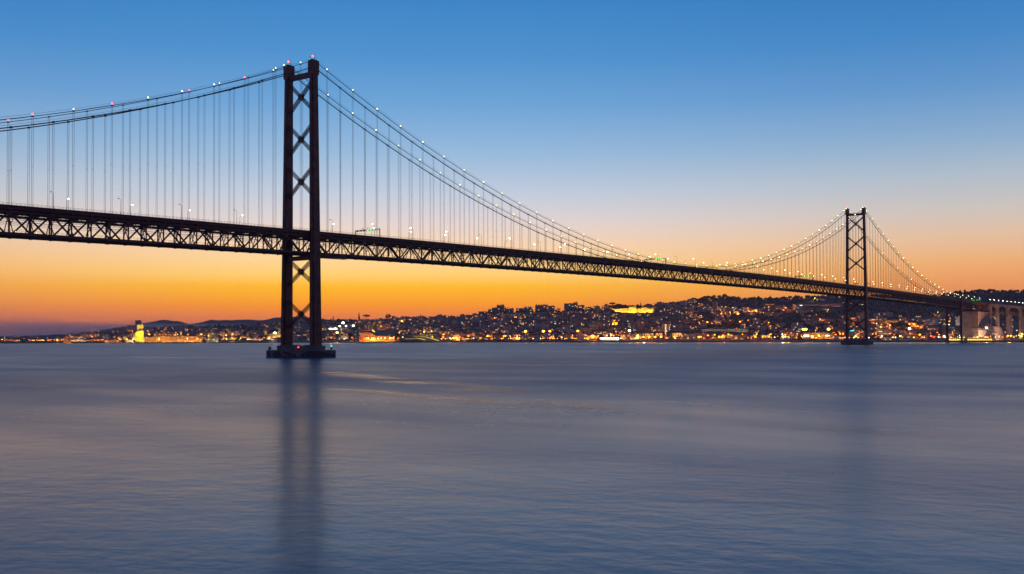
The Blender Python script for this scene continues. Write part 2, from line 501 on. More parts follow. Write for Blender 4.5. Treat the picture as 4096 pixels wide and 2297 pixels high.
UNIT = MB(); UNIT.box((0, 0, .5), (1, 1, 1)); UNIT_RED = UNIT.mesh('bar', RS); UNIT_GREY = UNIT.mesh('bar', GS)
def barobj(name, parent, p0, p1, w, h, me):
    a, b_ = Vector(p0), Vector(p1); d = b_ - a; ln = d.length; d.normalize()
    u = Vector((0, 0, 1)) if abs(d.z) < .98 else Vector((0, 1, 0))
    s = d.cross(u).normalized(); tt = s.cross(d).normalized()
    o = bpy.data.objects.new(name, me); COL.objects.link(o); o.parent = parent
    m = Matrix.Identity(4)
    for i in range(3): m[i][0] = s[i] * w; m[i][1] = tt[i] * h; m[i][2] = d[i] * ln; m[i][3] = a[i]
    o.matrix_local = m
    return o
# panel points: 10.99 m in the side spans, 11.51 m in the main span
PS, PM, PN = 483.4 / 44, L / 88, 11.35
south = [-PS * k for k in range(33, 0, -1)]
mid = [PM * k for k in range(0, 89)]
north = [L + PN * k for k in range(1, 60) if L + PN * k < Y1 - 3]
panels = south + mid + north
i_tow = len(south)
members = {'truss_vertical': [], 'truss_diagonal': [], 'sway_brace': [], 'floor_beam': [], 'cross_beam': []}
for i, y in enumerate(panels):
    z = zt(y)
    near_tower = min(abs(y), abs(y - L)) < 1
    for s in (1, -1):
        members['truss_vertical'].append(((s * 10.5, y, z - 3.7), (s * 10.5, y, z - 13.1), .5, .62))
        members['sway_brace'].append(((s * 10.2, y, z - 3.6), (s * 5.6, y, z - 12.9), .34, .34))
        members['sway_brace'].append(((s * 5.4, y, z - 3.6), (s * 10.0, y, z - 8.6), .26, .26))
        if i < len(panels) - 1:
            y2 = panels[i + 1]; z2 = zt(y2)
            top_first = (i - i_tow) % 2 == 0
            if top_first: p, q = (s * 10.5, y + .1, z - 3.3), (s * 10.5, y2 - .1, z2 - 13.6)
            else: p, q = (s * 10.5, y + .1, z - 13.6), (s * 10.5, y2 - .1, z2 - 3.3)
            members['truss_diagonal'].append((p, q, .55, .8))
    members['floor_beam'].append(((-11.15, y, z - 1.9), (11.15, y, z - 1.9), .45, 3.0))
    members['cross_beam'].append(((-10.4, y, z - 14.0), (10.4, y, z - 14.0), .5, 1.3))
cc = Vector((CX, CY, CZ))
for nm, lst in members.items():
    lst.sort(key=lambda e: (Vector(e[0]) - cc).length)
    for (p, q, w, h) in lst[:300]:
        barobj(nm, bridge, p, q, w, h, UNIT_RED)
    if lst[300:]:
        mb = MB()
        for (p, q, w, h) in lst[300:]: mb.bar(p, q, w, h)
        mb.build(nm, RS, bridge, kind='stuff')
# gusset plates at truss nodes
mb = MB()
for i, y in enumerate(panels):
    top = (i - i_tow) % 2 == 0
    for s in (1, -1):
        z = zt(y) - (4.2 if top else 12.7)
        mb.box((s * 11.02, y, z), (.06, 2.0, 1.3))
mb.build('gusset_plate', RS, bridge, kind='stuff')
# railings
for s in (1, -1):
    mb = MB()
    mb.sweep(rect(s * 12.05 - .05, s * 12.05 + .05, 1.1, 1.2), ys, zt)
    mb.sweep(rect(s * 12.05 - .03, s * 12.05 + .03, .55, .61), ys, zt)
    for y in np.arange(Y0 + 1, 900, 2.2): mb.box((s * 12.05, y, zt(y) + .6), (.09, .09, 1.1))
    mb.build('parapet_railing', RS, bridge, kind='stuff')
    mb = MB()
    for dz in (-12.1, -11.6):
        mb.sweep(rect(s * 6.6 - .04, s * 6.6 + .04, dz, dz + .07), ys, zt)
    for y in np.arange(Y0 + 1, 900, 2.75): mb.box((s * 6.6, y, zt(y) - 12.2), (.07, .07, 1.2))
    mb.build('walkway_railing', GS, bridge, kind='stuff')
    mb = MB()
    for yv in np.arange(Y0, Y1 - 4, 2.9):   # lacing on the inner walkway frame
        z = zt(yv); mb.bar((s * 9.6, yv, z - 3.9), (s * 9.6, yv + 1.45, z - 4.7), .12); mb.bar((s * 9.6, yv + 1.45, z - 4.7), (s * 9.6, yv + 2.9, z - 3.9), .12)
    mb.sweep(rect(s * 9.6 - .07, s * 9.6 + .07, -4.85, -4.7), ys, zt)
    mb.build('lattice_stringer', GS, bridge, kind='stuff')

# towers
def lerp(a, b_, t): return a + (b_ - a) * t
def leg_dims(z):
    t_ = (z - 12) / 178.0
    return lerp(13.57, 11.54, t_), lerp(1.515, 1.437, t_), lerp(4.197, 2.776, t_)
def lattice(mb, p0, p1, w, dpt):
    """two chords with lacing, lying in the x-z plane"""
    a, b_ = Vector(p0), Vector(p1); d = (b_ - a); ln = d.length; d.normalize(); n_ = Vector((-d.z, 0, d.x))
    for sd in (-1, 1):
        for yo in (-dpt / 2, dpt / 2):
            mb.bar(a + n_ * sd * w / 2 + Vector((0, yo, 0)), b_ + n_ * sd * w / 2 + Vector((0, yo, 0)), .42, .3, up=(0, 1, 0))
    k = max(3, int(ln / 1.5)); 
    for i in range(k):
        q0 = a + d * ln * i / k; q1 = a + d * ln * (i + 1) / k; sd = 1 if i % 2 else -1
        for yo in (-dpt / 2, dpt / 2):
            mb.bar(q0 + n_ * sd * w / 2 + Vector((0, yo, 0)), q1 - n_ * sd * w / 2 + Vector((0, yo, 0)), .34, .15, up=(0, 1, 0))
def tower(ty):
    tw = empty('tower', (0, ty, 0)); tw.parent = bridge
    for s in (1, -1):
        mb = MB(); n_ = 12; vs = []; fs = []
        for i in range(n_ + 1):
            z = 7.5 + (182.0 - 7.5) * i / n_
            sx, wx, wy = leg_dims(z); c = s * sx; k = .62
            ring = [(c - wx, -wy * k), (c - wx * k, -wy * k), (c - wx * k, -wy), (c + wx * k, -wy), (c + wx * k, -wy * k), (c + wx, -wy * k),
                    (c + wx, wy * k), (c + wx * k, wy * k), (c + wx * k, wy), (c - wx * k, wy), (c - wx * k, wy * k), (c - wx, wy * k)]
            vs += [(x, y, z) for x, y in ring]
        m_ = 12
        for i in range(n_):
            for k in range(m_): fs.append((i * m_ + k, i * m_ + (k + 1) % m_, (i + 1) * m_ + (k + 1) % m_, (i + 1) * m_ + k))
        fs.append(tuple(range(m_))[::-1]); fs.append(tuple(n_ * m_ + k for k in range(m_)))
        mb.add(vs, fs)
        for z in np.arange(14, 180, 7.6):   # horizontal stiffener seams
            sx, wx, wy = leg_dims(z); mb.box((s * sx, 0, z), (wx * 2 + .12, wy * 1.24 + .12, .22)); mb.box((s * sx, 0, z), (wx * 1.24 + .12, wy * 2 + .12, .22))
        mb.build('leg', RS, tw)
        mb = MB()
        sx = 11.55
        prof = [(-3.0, 179.6), (3.0, 179.6), (3.15, 181.5), (3.2, 187.9), (2.7, 188.7), (-2.7, 188.7), (-3.2, 187.9), (-3.15, 181.5)]
        mb.prism(prof, s * sx - 1.85, s * sx + 1.85, lambda q, z, dd: (dd, q, z))
        mb.box((s * sx, 0, 189.0), (2.2, 4.0, .6))
        mb.build('saddle_housing', RS, tw)
        mb = MB()
        for yy in (-2.4, -.8, .8, 2.4): mb.bar((s * sx, yy, 189.9), (s * sx, yy, 191.2), .1)
        mb.bar((s * sx - 1, -2.4, 191.1), (s * sx - 1, 2.4, 191.1), .08); mb.bar((s * sx - 1, 1.9, 189.9), (s * sx - 1, 1.9, 193.6), .1)
        mb.build('maintenance_mast', GS, tw)
        mb = MB(); mb.ico((s * sx, -.6, 191.4), .55, 2); mb.build('aviation_light', EM['red'], tw)
        mb = MB(); mb.box((s * sx, 0, 7.4 + .3), (5.4, 10.6, .6)); mb.build('leg_plinth', MT['dark_concrete'], tw)
    def xb(zc, hh):
        sx, wx, wy = leg_dims(zc); xi = sx - wx
        mb = MB()
        for a, b_ in (((-xi, zc - hh), (xi, zc + hh)), ((-xi, zc + hh), (xi, zc - hh))):
            lattice(mb, (a[0], 0, a[1]), (b_[0], 0, b_[1]), 1.15, 2.0)
        for yo in (-1.12, 1.12):
            mb.prism([(-1.5, -.4), (-1.1, -1.9), (1.1, -1.9), (1.5, -.4), (1.5, .4), (1.1, 1.9), (-1.1, 1.9), (-1.5, .4)], yo - .08, yo + .08, lambda q, z, dd: (q, dd, zc + z))
            for sx_ in (-1, 1):
                for sz in (-1, 1):
                    mb.prism([(0, -1.6), (1.1, 0), (0, 1.2)], yo - .07, yo + .07, lambda q, z, dd, sx_=sx_, sz=sz: (sx_ * (xi - q), dd, zc + sz * (hh - z)))
        mb.build('cross_brace', RS, tw)
    for zc in (166.8, 139.6, 112.3): xb(zc, 8.9)
    for zc in (54.7, 27.6): xb(zc, 7.9)
    sx, wx, wy = leg_dims(180)
    mb = MB(); mb.prism([(-(sx - wx), 178.6), (sx - wx, 178.6), (sx - wx, 181.8), (sx - wx - 1.2, 181.4), (-(sx - wx - 1.2), 181.4), (-(sx - wx), 181.8)], -1.6, 1.6, lambda q, z, dd: (q, dd, z))
    mb.build('portal_beam', RS, tw)
    mb = MB()
    for yo in (-1.5, 1.5):
        mb.bar((-9.9, yo, 182.6), (9.9, yo, 182.6), .1)
        for x in np.arange(-9.5, 9.6, 1.9): mb.bar((x, yo, 181.4), (x, yo, 182.6), .09)
    mb.build('beam_railing', GS, tw)
    mb = MB(); z_ = zt(ty) - 16.7; xi = leg_dims(z_)[0] - leg_dims(z_)[1]; mb.box((0, 0, z_), (2 * xi, 3.6, 2.6)); mb.build('deck_strut', RS, tw)
tower(0.0); tower(L)

# piers
def pier(ty, mural):
    pr = empty('pier', (0, ty, 0)); pr.parent = bridge
    mb = MB(); mb.box((0, 0, 1.6), (36.4, 26.0, 6.2)); 
    lo = mb.build('lower_block', MT['dark_concrete'], pr)
    bv = lo.modifiers.new('bevel', 'BEVEL'); bv.width = .12; bv.segments = 1
    mb = MB(); mb.box((0, 0, 6.05), (32.4, 11.4, 2.7)); mb.box((0, 0, 7.45), (32.8, 11.8, .12)); mb.build('upper_block', MT['dark_concrete'], pr)
    mb = MB(); mb.box((0, 0, .25), (36.5, 26.1, .7)); mb.build('tide_band', MT['black'], pr)
    mb = MB()
    for x in (-12.1, -6.0, 6.0, 12.1): mb.box((x, -13.02, 2.6), (.1, .06, 4.0))
    for y in (-6.5, 0, 6.5): mb.box((18.22, y, 2.6), (.06, .1, 4.0))
    mb.build('construction_joint', MT['black'], pr, kind='stuff')
    mb = MB()
    for dx in (-.25, .25): mb.bar((14.4 + dx, -13.15, .3), (14.4 + dx, -13.15, 5.4), .07)
    for k in range(14): mb.bar((14.15, -13.15, .6 + k * .34), (14.65, -13.15, .6 + k * .34), .05)
    mb.build('ladder', MT['galv'], pr)
    for x in (-9, 0, 9): 
        mb = MB(); mb.tube([(x, -13.35, -.2), (x, -13.35, 1.5)], .28, 8); mb.build('fender', MT['black'], pr)
    if mural:
        E_ = lambda s, z, dd: (18.21 + dd, s, z)          # east face
        S_ = lambda s, z, dd: (s, -13.01 - dd, z)         # south face
        def fish(poly, fn): 
            mb = MB(); mb.prism(poly, 0, .015, fn); mb.build('painted_dolphin', MT['mural'], pr)
        fish([(-17.6, 4.1), (-16.4, 3.6), (-14.8, 2.4), (-13.4, .65), (-15.6, .65), (-16.2, 2.0), (-17.0, 3.2)], S_)
        fish([(-12.4, 1.7), (-11.6, 2.4), (-10.6, 3.4), (-8.6, 3.9), (-6.6, 4.0), (-5.0, 4.55), (-5.2, 3.6), (-4.2, 2.4), (-3.0, .65), (-6.4, .65), (-8.4, 1.4), (-10.4, 1.5)], S_)
        fish([(-2.4, 3.7), (-1.4, 4.0), (.4, 3.75), (2.2, 3.7), (4.2, 4.45), (4.0, 3.3), (6.6, 2.6), (9.5, 1.8), (11.5, .65), (2.4, .65), (1.6, 1.8), (-.6, 2.8), (-2.2, 3.2)], S_)
        fish([(12.6, .65), (13.6, 1.6), (15.4, 2.5), (18.1, 3.5), (18.1, .65)], S_)
        fish([(-12.9, 3.55), (-9.8, 4.3), (-5.6, 4.4), (-1, 4.1), (3.4, 3.4), (8.0, 2.6), (11.4, 2.3), (12.6, 1.2), (11.6, .65), (-12.9, .65)], E_)
    return pr
p1 = pier(0.0, True); p2_ = pier(L, False)
mb = MB(); mb.tube([(-16.2, -11.8, 4.7), (-16.2, -11.8, 5.1), (-16.2, -11.8, 5.1001), (-16.2, -11.8, 6.7)], [.35, .35, .95, .95], 12); mb.tube([(-16.2, -11.8, 6.7), (-16.2, -11.8, 7.3)], .14, 6)
mb.build('radar_reflector', MT['black'], None, label='squat black drum marker on the west corner of the near pier', cat='marker')
bc = empty('navigation_beacon', (16.8, 10.4, 4.7), label='black cone beacon with green light on the north-east corner of the near pier', cat='beacon')
mb = MB(); mb.tube([(0, 0, 0), (0, 0, .5)], .2, 6); mb.tube([(0, 0, .5), (0, 0, 1.9), (0, 0, 2.3)], [.95, .3, .12], 10); mb.build('cone', MT['black'], bc)
mb = MB(); mb.ico((0, 0, 2.6), .3, 2); mb.build('lantern', EM['green'], bc)
bc = empty('navigation_beacon', (4.2, -5.9, 4.7), label='red navigation light on a short post against the near pier block', cat='beacon')
mb = MB(); mb.box((0, 0, .8), (.5, .3, 1.6)); mb.build('post', MT['black'], bc)
mb = MB(); mb.ico((0, -.1, 1.9), .34, 2); mb.build('lantern', EM['red'], bc)
mb = MB(); mb.tube([(2.6, -5.2, 7.5), (2.6, -5.2, 9.6)], .07, 6); mb.box((2.6, -5.2, 9.6), (1.0, .2, .16))
mb.build('mooring_sign_post', MT['black'], None, label='thin T-shaped post standing on the near pier between the tower legs', cat='post')
mb = MB(); mb.tube([(4.4, -5.1, 7.5), (4.4, -5.1, 8.3)], [.32, .25], 8)
mb.build('mooring_bollard', MT['black'], None, label='short black bollard on the near pier beside the thin T-shaped post', cat='bollard')

# main cables and upper cables
def cable_pts(x, zf, a, b_, step=8.0):
    yy = list(np.arange(a, b_, step)) + [b_]
    return [(x, y, zf(y)) for y in yy]
for s in (1, -1):
    x = s * XC
    for nm, zf, r in (('main_cable', z_main, .31), ('upper_cable', z_sec, .19)):
        mb = MB(); pts = cable_pts(x, zf, Y0, 0) + cable_pts(x, zf, 0, L)[1:] + cable_pts(x, zf, L, L + 483.4)[1:]
        mb.tube(pts, r, 6)
        if nm == 'main_cable': mb.tube([(x, L + 483.4, z_main(L + 483.4)), (x, 1555, 66), (s * 13.6, 1625, 41), (s * 14.6, 1702, 13)], r, 6)
        else: mb.tube([(x, L + 483.4, z_sec(L + 483.4)), (x, 1560, 70.5)], r, 6)
        mb.build(nm, MT['cable'], bridge)
        mb = MB()
        for so in (-.45, .45):
            for seg in ((Y0, -4), (4, L - 4), (L + 4, L + 480)):
                mb.tube([(x + so, y, z + 1.25) for _, y, z in cable_pts(x, zf, *seg, step=16)], .035, 3, False)
        mb.build('hand_wire', MT['cable'], bridge)
hang = []
for s in (1, -1):
    for k in range(1, 33):
        hang.append((s, -PS * k, k % 2))
    for k in range(1, 88): hang.append((s, PM * k, k % 2))
    for k in range(1, 42): hang.append((s, L + PN * k, k % 2))
def hanger_mb(mb, s, y, up_):
    x = s * XC; zb = zt(y) - 1.9; zz = z_sec(y) if up_ else z_main(y)
    if zz - zb < .8: return False
    for dy in (-.42, .42):
        mb.tube([(x, y + dy, zb), (x, y + dy, zz)], .09, 4, False)
    mb.box((x, y, zz), (.9 if not up_ else .62, 1.1, .9 if not up_ else .6))
    if zz - zb > 20: mb.box((x, y, zb + (zz - zb) * .47), (.16, .95, .16))
    mb.box((x, y, zb), (.5, 1.2, .5))
    return True
hang.sort(key=lambda h: (Vector((h[0] * XC, h[1], 110)) - cc).length)
rest = MB(); n_ = 0
for s, y, up_ in hang:
    if n_ < 300:
        mb = MB()
        if hanger_mb(mb, s, y, up_): mb.build('hanger', MT['rope'], bridge); n_ += 1
    else: hanger_mb(rest, s, y, up_)
if rest.v: rest.build('hanger', MT['rope'], bridge, kind='stuff')

# cable lamps (fixed to the upper cables)
def lampme(r, m, sub=2):
    mb = MB(); mb.ico((0, 0, 0), r, sub); return mb.mesh('bulb', m)
CL = {'n': lampme(.34, EM['cable']), 'n2': lampme(.3, EM['cable']), 'n3': lampme(.4, EM['cable']), 'f': lampme(.42, EM['cablefar']), 'f2': lampme(.3, EM['cablefar']), 'f3': lampme(.5, EM['cablefar']), 'r': lampme(.4, EM['red'])}
postm = MB(); postm.box((0, 0, .4), (.12, .12, .8)); postm = postm.mesh('lamp_bracket', GS)
for s in (1, -1):
    for k in list(range(-31, 0)) + list(range(1, 88)) + list(range(89, 130)):
        if k < 0:
            y = PS * k; kk = -k
        elif k <= 88: y = PM * k; kk = k
        else: y = L + PN * (k - 88); kk = k - 88
        if kk % 2 == 0: continue
        if y > L + 470: continue
        typ = 'n' if y < 620 else 'f'
        if y < 0:
            if s < 0 and kk not in (1, 5): typ = None if kk % 4 else 'n'
            if s > 0 and kk in (5, 13, 9) : typ = 'r' if kk != 9 else 'n'
            if kk >= 15 and s > 0: typ = {15: 'n', 17: 'r', 19: 'n'}.get(kk, 'n')
            if s < 0 and kk in (17, 7): typ = 'r'
        if y > L and s < 0 and kk % 6 != 1: typ = None
        if typ is None: continue
        br = put('cable_lamp_bracket', postm, bridge, (s * XC, y, z_sec(y) + .18))
        if typ in 'nf': typ += rnd.choice(('', '2', '3'))
        put('cable_lamp', CL[typ], br, (0, 0, .95))
for ty in (0.0, L):
    for s in (1, -1):
        for yo in (-4.2, 4.2):
            if ty == 0 and yo < 0 and s > 0: continue
            put('cable_lamp', CL['n' if ty == 0 else 'f'], bridge, (s * XC, ty + yo, 188.6))
# small amber lamps along the lower walkway and pale tubes under the road
AM = lampme(.2, EM['amber'], 1)
mb = MB(); mb.box((0, 0, 0), (.12, 1.5, .12)); TUBE = mb.mesh('tube', EM['winc'])
for i, y in enumerate(panels[:-1]):
    if y < -260 or y > 1300: continue
    y2 = y + 5.4
    if i % 7 != 3: put('walkway_lamp', AM, bridge, (6.5, y2, zt(y2) - 12.3))
    if y > 0 and y < 700: put('soffit_light', TUBE, bridge, (7.2, y2 + 1, zt(y2) - 3.1))
# maintenance gantry slung below the deck at the near tower
mg = empty('inspection_gantry', (0, 0, 0), label='long lattice inspection platform slung under the bridge deck beside the near tower', cat='platform')
mb = MB()
for z in (63.4, 65.0):
    for x in (9.4, 12.4): mb.bar((x, 4.6, z), (x, 28.7, z + .25), .22)
for k in range(16):
    y = 4.6 + 24.1 * k / 15; z = 63.4 + .25 * k / 15
    for x in (9.4, 12.4):
        mb.bar((x, y, z), (x, y, z + 1.6), .13)
        if k < 15: mb.bar((x, y, z + (0 if k % 2 else 1.6)), (x, y + 24.1 / 15, z + (1.6 if k % 2 else 0)), .12)
    mb.bar((9.4, y, z), (12.4, y, z), .13)
mb.build('lattice_frame', GS, mg)
mb = MB(); mb.box((10.9, 12.0, 64.0), (2.8, 14.5, .5)); mb.build('platform_floor', MT['black'], mg)
mb = MB()
for y in (7.5, 14.5, 21.5): mb.bar((10.4, y, 65.1), (10.4, y, zt(y) - 14.35), .3)
mb.build('suspension_arm', GS, mg)

# ---- road lamps
lamp_n = MB(); lamp_n.tube([(0, 0, 0), (0, 0, 7.4)], [.13, .08], 6)
lamp_n.tube([(0, 0, 7.2), (-.3, 0, 7.9), (-1.0, 0, 8.35), (-1.6, 0, 8.55)], .07, 5)
POLE = lamp_n.mesh('lamp_pole', MT['galv'])
mb = MB(); mb.prism([(-.75, -.06), (.75, -.02), (.7, .14), (-.4, .2)], -.2, .2, lambda q, z, dd: (q, dd, z)); HEAD = mb.mesh('lamp_housing', MT['galv'])
mb = MB(); mb.ico((0, 0, -.16), .46, 2, sq=(1.15, .7, .42)); LENS = mb.mesh('lamp_lens', EM['road'])
mb = MB(); mb.ico((0, 0, -.1), .22, 2, sq=(1.2, .7, .4)); LENSD = mb.mesh('lamp_lens', EM['winy'])
mb = MB(); mb.ico((0, 0, -.1), .25, 2, sq=(1.2, .7, .4)); LENSO = mb.mesh('lamp_lens', MT['glass'])
mb = MB(); mb.ico((0, 0, -.16), .46, 2, sq=(1.15, .7, .42)); LENSF = mb.mesh('lamp_lens', emit('road_lamp_warm', (1.0, .84, .5), 16))
ORD = ['first', 'second', 'third', 'fourth', 'fifth', 'sixth', 'seventh', 'eighth', 'ninth', 'tenth', 'eleventh', 'twelfth', 'thirteenth', 'fourteenth',
       'fifteenth', 'sixteenth', 'seventeenth', 'eighteenth', 'nineteenth', 'twentieth']
def ordn(i):
    if i <= 20: return ORD[i - 1]
    tens = {2: 'twenty', 3: 'thirty', 4: 'forty', 5: 'fifty', 6: 'sixty', 7: 'seventy', 8: 'eighty', 9: 'ninety'}
    if i < 100:
        a, b_ = divmod(i, 10)
        return (tens[a][:-1] + 'ieth') if b_ == 0 else tens[a] + '-' + ORD[b_ - 1]
    return 'hundred and ' + (ordn(i - 100) if i > 100 else 'zeroth')
def road_lamp(y, s, state, label):
    o = empty('street_lamp', (s * 11.75, y, zt(y) + .12), 0 if s > 0 else math.pi, label=label, cat='street lamp', group='lamp posts along the bridge roadway')
    put('pole', POLE, o)
    h = put('lamp_housing', HEAD, o, (-2.2, 0, 8.6))
    put('lamp_lens', {'on': LENS if y < 420 else LENSF, 'dim': LENSD, 'off': LENSO}[state], h)
lampd = []
for k in range(-9, 43):
    lampd.append((16.3 + 38.4 * k, 1)); lampd.append((37.5 + 38.4 * k, -1))
for s in (1, -1):
    cnt = {}
    for y, ss_ in sorted(lampd):
        if ss_ != s or y < -360 or y > 1660: continue
        if min(abs(y), abs(y - L)) < 4: continue
        k = round((y - (16.3 if s > 0 else 37.5)) / 38.4)
        if s < 0: st = 'off' if k in (5, 13) else 'on'
        else: st = 'off' if k < 0 or k in (0, 4, 6, 9, 12) else ('dim' if k in (8, 10, 14) else 'on')
        if y < 0: zone, idx, ph = 'S', None, 'south of the near tower'
        elif y < L: zone, ph = 'M', 'north of the near tower'
        else: zone, ph = 'N', 'beyond the far tower'
        cnt[zone] = cnt.get(zone, 0) + 1
        n_ = cnt[zone]
        if zone == 'S':
            tot = len([1 for yy_, q in lampd if q == s and -360 <= yy_ < -4]); n_ = tot - n_ + 1
        side = 'near' if s > 0 else 'far'
        road_lamp(y, s, st, '%s %s lamp post on the %s kerb, %s' % ({'on': 'lit', 'dim': 'dimly lit', 'off': 'unlit'}[st], ordn(n_), side, ph))

# ---- overhead lane-signal gantries
GG = lampme(.3, EM['green'], 1); GR = lampme(.3, EM['red'], 1); GA = lampme(.26, EM['amber'], 1)
def gantry(y, label, bright=1.0, greens=4):
    z = zt(y); o = empty('signal_gantry', (0, y, z), label=label, cat='signal gantry', group='lane signal gantries over the bridge road')
    for s in (1, -1):
        mb = MB()
        for dy in (-.35, .35): mb.bar((s * 11.5, dy, 0.1), (s * 11.5, dy, 5.9), .2)
        for k in range(5): mb.bar((s * 11.5, -.35 if k % 2 else .35, .6 + k), (s * 11.5, .35 if k % 2 else -.35, 1.6 + k), .12)
        mb.build('post', GS, o)
    mb = MB()
    for dz in (4.9, 5.8): mb.bar((-11.6, 0, dz), (11.6, 0, dz), .22)
    for k in range(22): mb.bar((-11.4 + k * 1.036, 0, 4.9 if k % 2 else 5.8), (-11.4 + (k + 1) * 1.036, 0, 5.8 if k % 2 else 4.9), .12)
    mb.build('crossbeam', GS, o)
    for k, x in enumerate((-9.3, -6.1, -3.2, 1.2, 3.8, 6.6)):
        mb = MB(); mb.box((x, -.25, 5.35), (1.5, .3, 1.15)); p_ = mb.build('signal_panel', MT['black'], o)
        if k >= 6 - greens:
            put('signal_light', GG, p_, (x - .35, -.46, 5.4)); put('signal_light', GG if k != 4 else GA, p_, (x + .35, -.46, 5.3))
    for x in (-4.5, .2):
        mb = MB(); mb.bar((x, 0, 5.8), (x, 0, 6.8), .15); mb.box((x, 0, 6.9), (.5, .5, .5)); mb.build('camera_box', MT['black'], o)
gantry(60.0, 'overhead lane signal gantry with green lights just north of the near tower', greens=3)
gantry(455.0, 'overhead lane signal gantry with green lights where the near cables dip to the deck', greens=3)
gantry(826.0, 'overhead lane signal gantry with green lights well short of the far tower', greens=3)
gantry(1035.0, 'overhead lane signal gantry with green lights just beyond the far tower', greens=4)
gantry(1368.0, 'overhead lane signal gantry where the cables reach the deck beyond the far tower', greens=4)
gantry(1640.0, 'overhead lane signal gantry with strong green lights over the viaduct end of the bridge', greens=5)

# ---- side-span bent
bt = empty('side_pier', (0, 1496.3, 0)); bt.parent = bridge
for s in (1, -1):
    mb = MB(); mb.box((s * 11.7, 0, 39.8), (3.2, 4.2, 72.4)); mb.box((s * 11.7, 0, 76.6), (3.6, 5.0, 2.0)); mb.build('leg', RS, bt)
    mb = MB(); mb.box((s * 11.7, 0, 1.2), (7.5, 9, 5.0)); mb.build('footing', MT['dark_concrete'], bt)
mb = MB()
for a, b_ in (((-10.1, 18), (10.1, 54)), ((-10.1, 54), (10.1, 18))): mb.bar((a[0], 0, a[1]), (b_[0], 0, b_[1]), 1.1, 1.1)
mb.build('cross_brace', RS, bt)
mb = MB(); mb.box((0, 0, 57.5), (20.2, 2.6, 2.2)); mb.build('strut', RS, bt)

# ---- anchorage and approach viaduct
an = empty('anchorage_block', (0, 1596, 0), label='massive brown concrete cable anchorage under the far end of the bridge deck', cat='anchorage')
mb = MB(); mb.prism([(0, 2.0), (102, 2.0), (102, 30.0), (96, 55.0), (0, 55.0)], -14, 14, lambda q, z, dd: (dd, q, z)); mb.build('block', MT['concrete'], an)
mb = MB(); mb.prism([(102, 2.0), (150, 2.0), (196, 2.0), (196, 14), (172, 27.5), (132, 29), (102, 29)], -13, 13, lambda q, z, dd: (dd, q, z)); mb.build('buttress', MT['concrete'], an)
via = empty('approach_viaduct', (0, 1694, 0), label='tall concrete approach viaduct with arched beams and paired piers at the bridge end', cat='viaduct')
def zv(y): return zt(1694.0) + min(0.02 * (y - 1694), 0) - (y - 1694) * 0.0 - 0.0
piers_y = [1703, 1757, 1842, 1950, 2060, 2170]
DK = 70.8
mb = MB(); mb.box((0, (1694.5 + 2230) / 2 - 1694, DK - .7), (25, 2230 - 1694.5, 1.4)); mb.build('road_slab', MT['concrete'], via)
for s in (1, -1):
    mb = MB(); mb.box((s * 12.4, (1694.5 + 2230) / 2 - 1694, DK + .5), (.25, 2230 - 1694.5, .95)); mb.build('parapet', MT['concrete'], via)
for i, py in enumerate(piers_y):
    for s in (1, -1):
        mb = MB(); w = 3.6 if i else 4.2
        mb.prism([(-w, 2), (w, 2), (w, 56), (w * (1.9 if i == 0 else 1.15), DK - 1.45), (-w * (1.9 if i == 0 else 1.15), DK - 1.45), (-w, 56)], -2.4, 2.4, lambda q, z, dd: (s * 9.2 + dd, py - 1694 + q, z)); mb.build('column', MT['concrete'], via)
    if i < len(piers_y) - 1:
        a, b_ = py + 5, piers_y[i + 1] - 5
        for s in (1, -1):
            prof = [(a, DK - 1.45), (a, DK - 7.5)] + [(a + (b_ - a) * k / 10, DK - 7.5 + 5.0 * math.sin(math.pi * k / 10) ** .7) for k in range(1, 10)] + [(b_, DK - 7.5), (b_, DK - 1.45)]
            mb = MB(); mb.prism(prof, s * 9.2 - 1.3, s * 9.2 + 1.3, lambda q, z, dd: (dd, q - 1694, z)); mb.build('arched_beam', MT['concrete'], via)
mb = MB(); mb.box((0, (1712 + 2230) / 2 - 1694, 55.6), (12, 2230 - 1712, 5.2)); mb.build('rail_box_girder', RS, via)
for k in range(13):
    y = 1700 + k * 34.0
    o = empty('street_lamp', (11.9, y, DK), 0, label='lit %s lamp post along the viaduct parapet beyond the anchorage' % ordn(k + 1), cat='street lamp', group='lamp posts along the viaduct')
    put('pole', POLE, o); h = put('lamp_housing', HEAD, o, (-2.2, 0, 8.6)); put('lamp_lens', LENS, h)

# ================================================================== the far bank
ZO = {1: (0, 1250, 4.293), 2: (500, 1250, 3.963), 3: (1280, 1220, 5.152), 4: (1700, 1150, 4.293), 5: (2250, 1170, 4.293), 6: (2750, 1150, 3.963), 7: (3400, 1200, 5.152), 8: (3600, 1080, 4.516)}
def U(z, x, y):
    a, b_, s = ZO[z]; return a + x / s, b_ + y / s
def spot(loc, target, power, col, size=70, blend=.6):
    l = bpy.data.lights.new('floodlight', 'SPOT'); l.energy = power; l.color = col; l.spot_size = math.radians(size); l.spot_blend = blend; l.shadow_soft_size = .5
    o = bpy.data.objects.new('floodlight', l); COL.objects.link(o); o.location = loc
    o.rotation_euler = (Vector(target) - Vector(loc)).to_track_quat('-Z', 'Y').to_euler()
    l.cycles.max_bounces = 2
    return o
def point(loc, power, col):
    l = bpy.data.lights.new('lamp_light', 'POINT'); l.energy = power; l.color = col; l.shadow_soft_size = .3
    o = bpy.data.objects.new('lamp_light', l); COL.objects.link(o); o.location = loc
    return o
OR, YE, WH = (1.0, .36, .05), (1.0, .66, .06), (1.0, .93, .8)
footprints = []
def base(u, v, up=0.0, push=0.0):
    p, r = hit(u, v, up)
    if push:
        d = Vector((p.x - CX, p.y - CY, 0)).normalized(); p = p + d * push; p.z = ground(p.x, p.y); r += push
    return p, r
WIN = {}
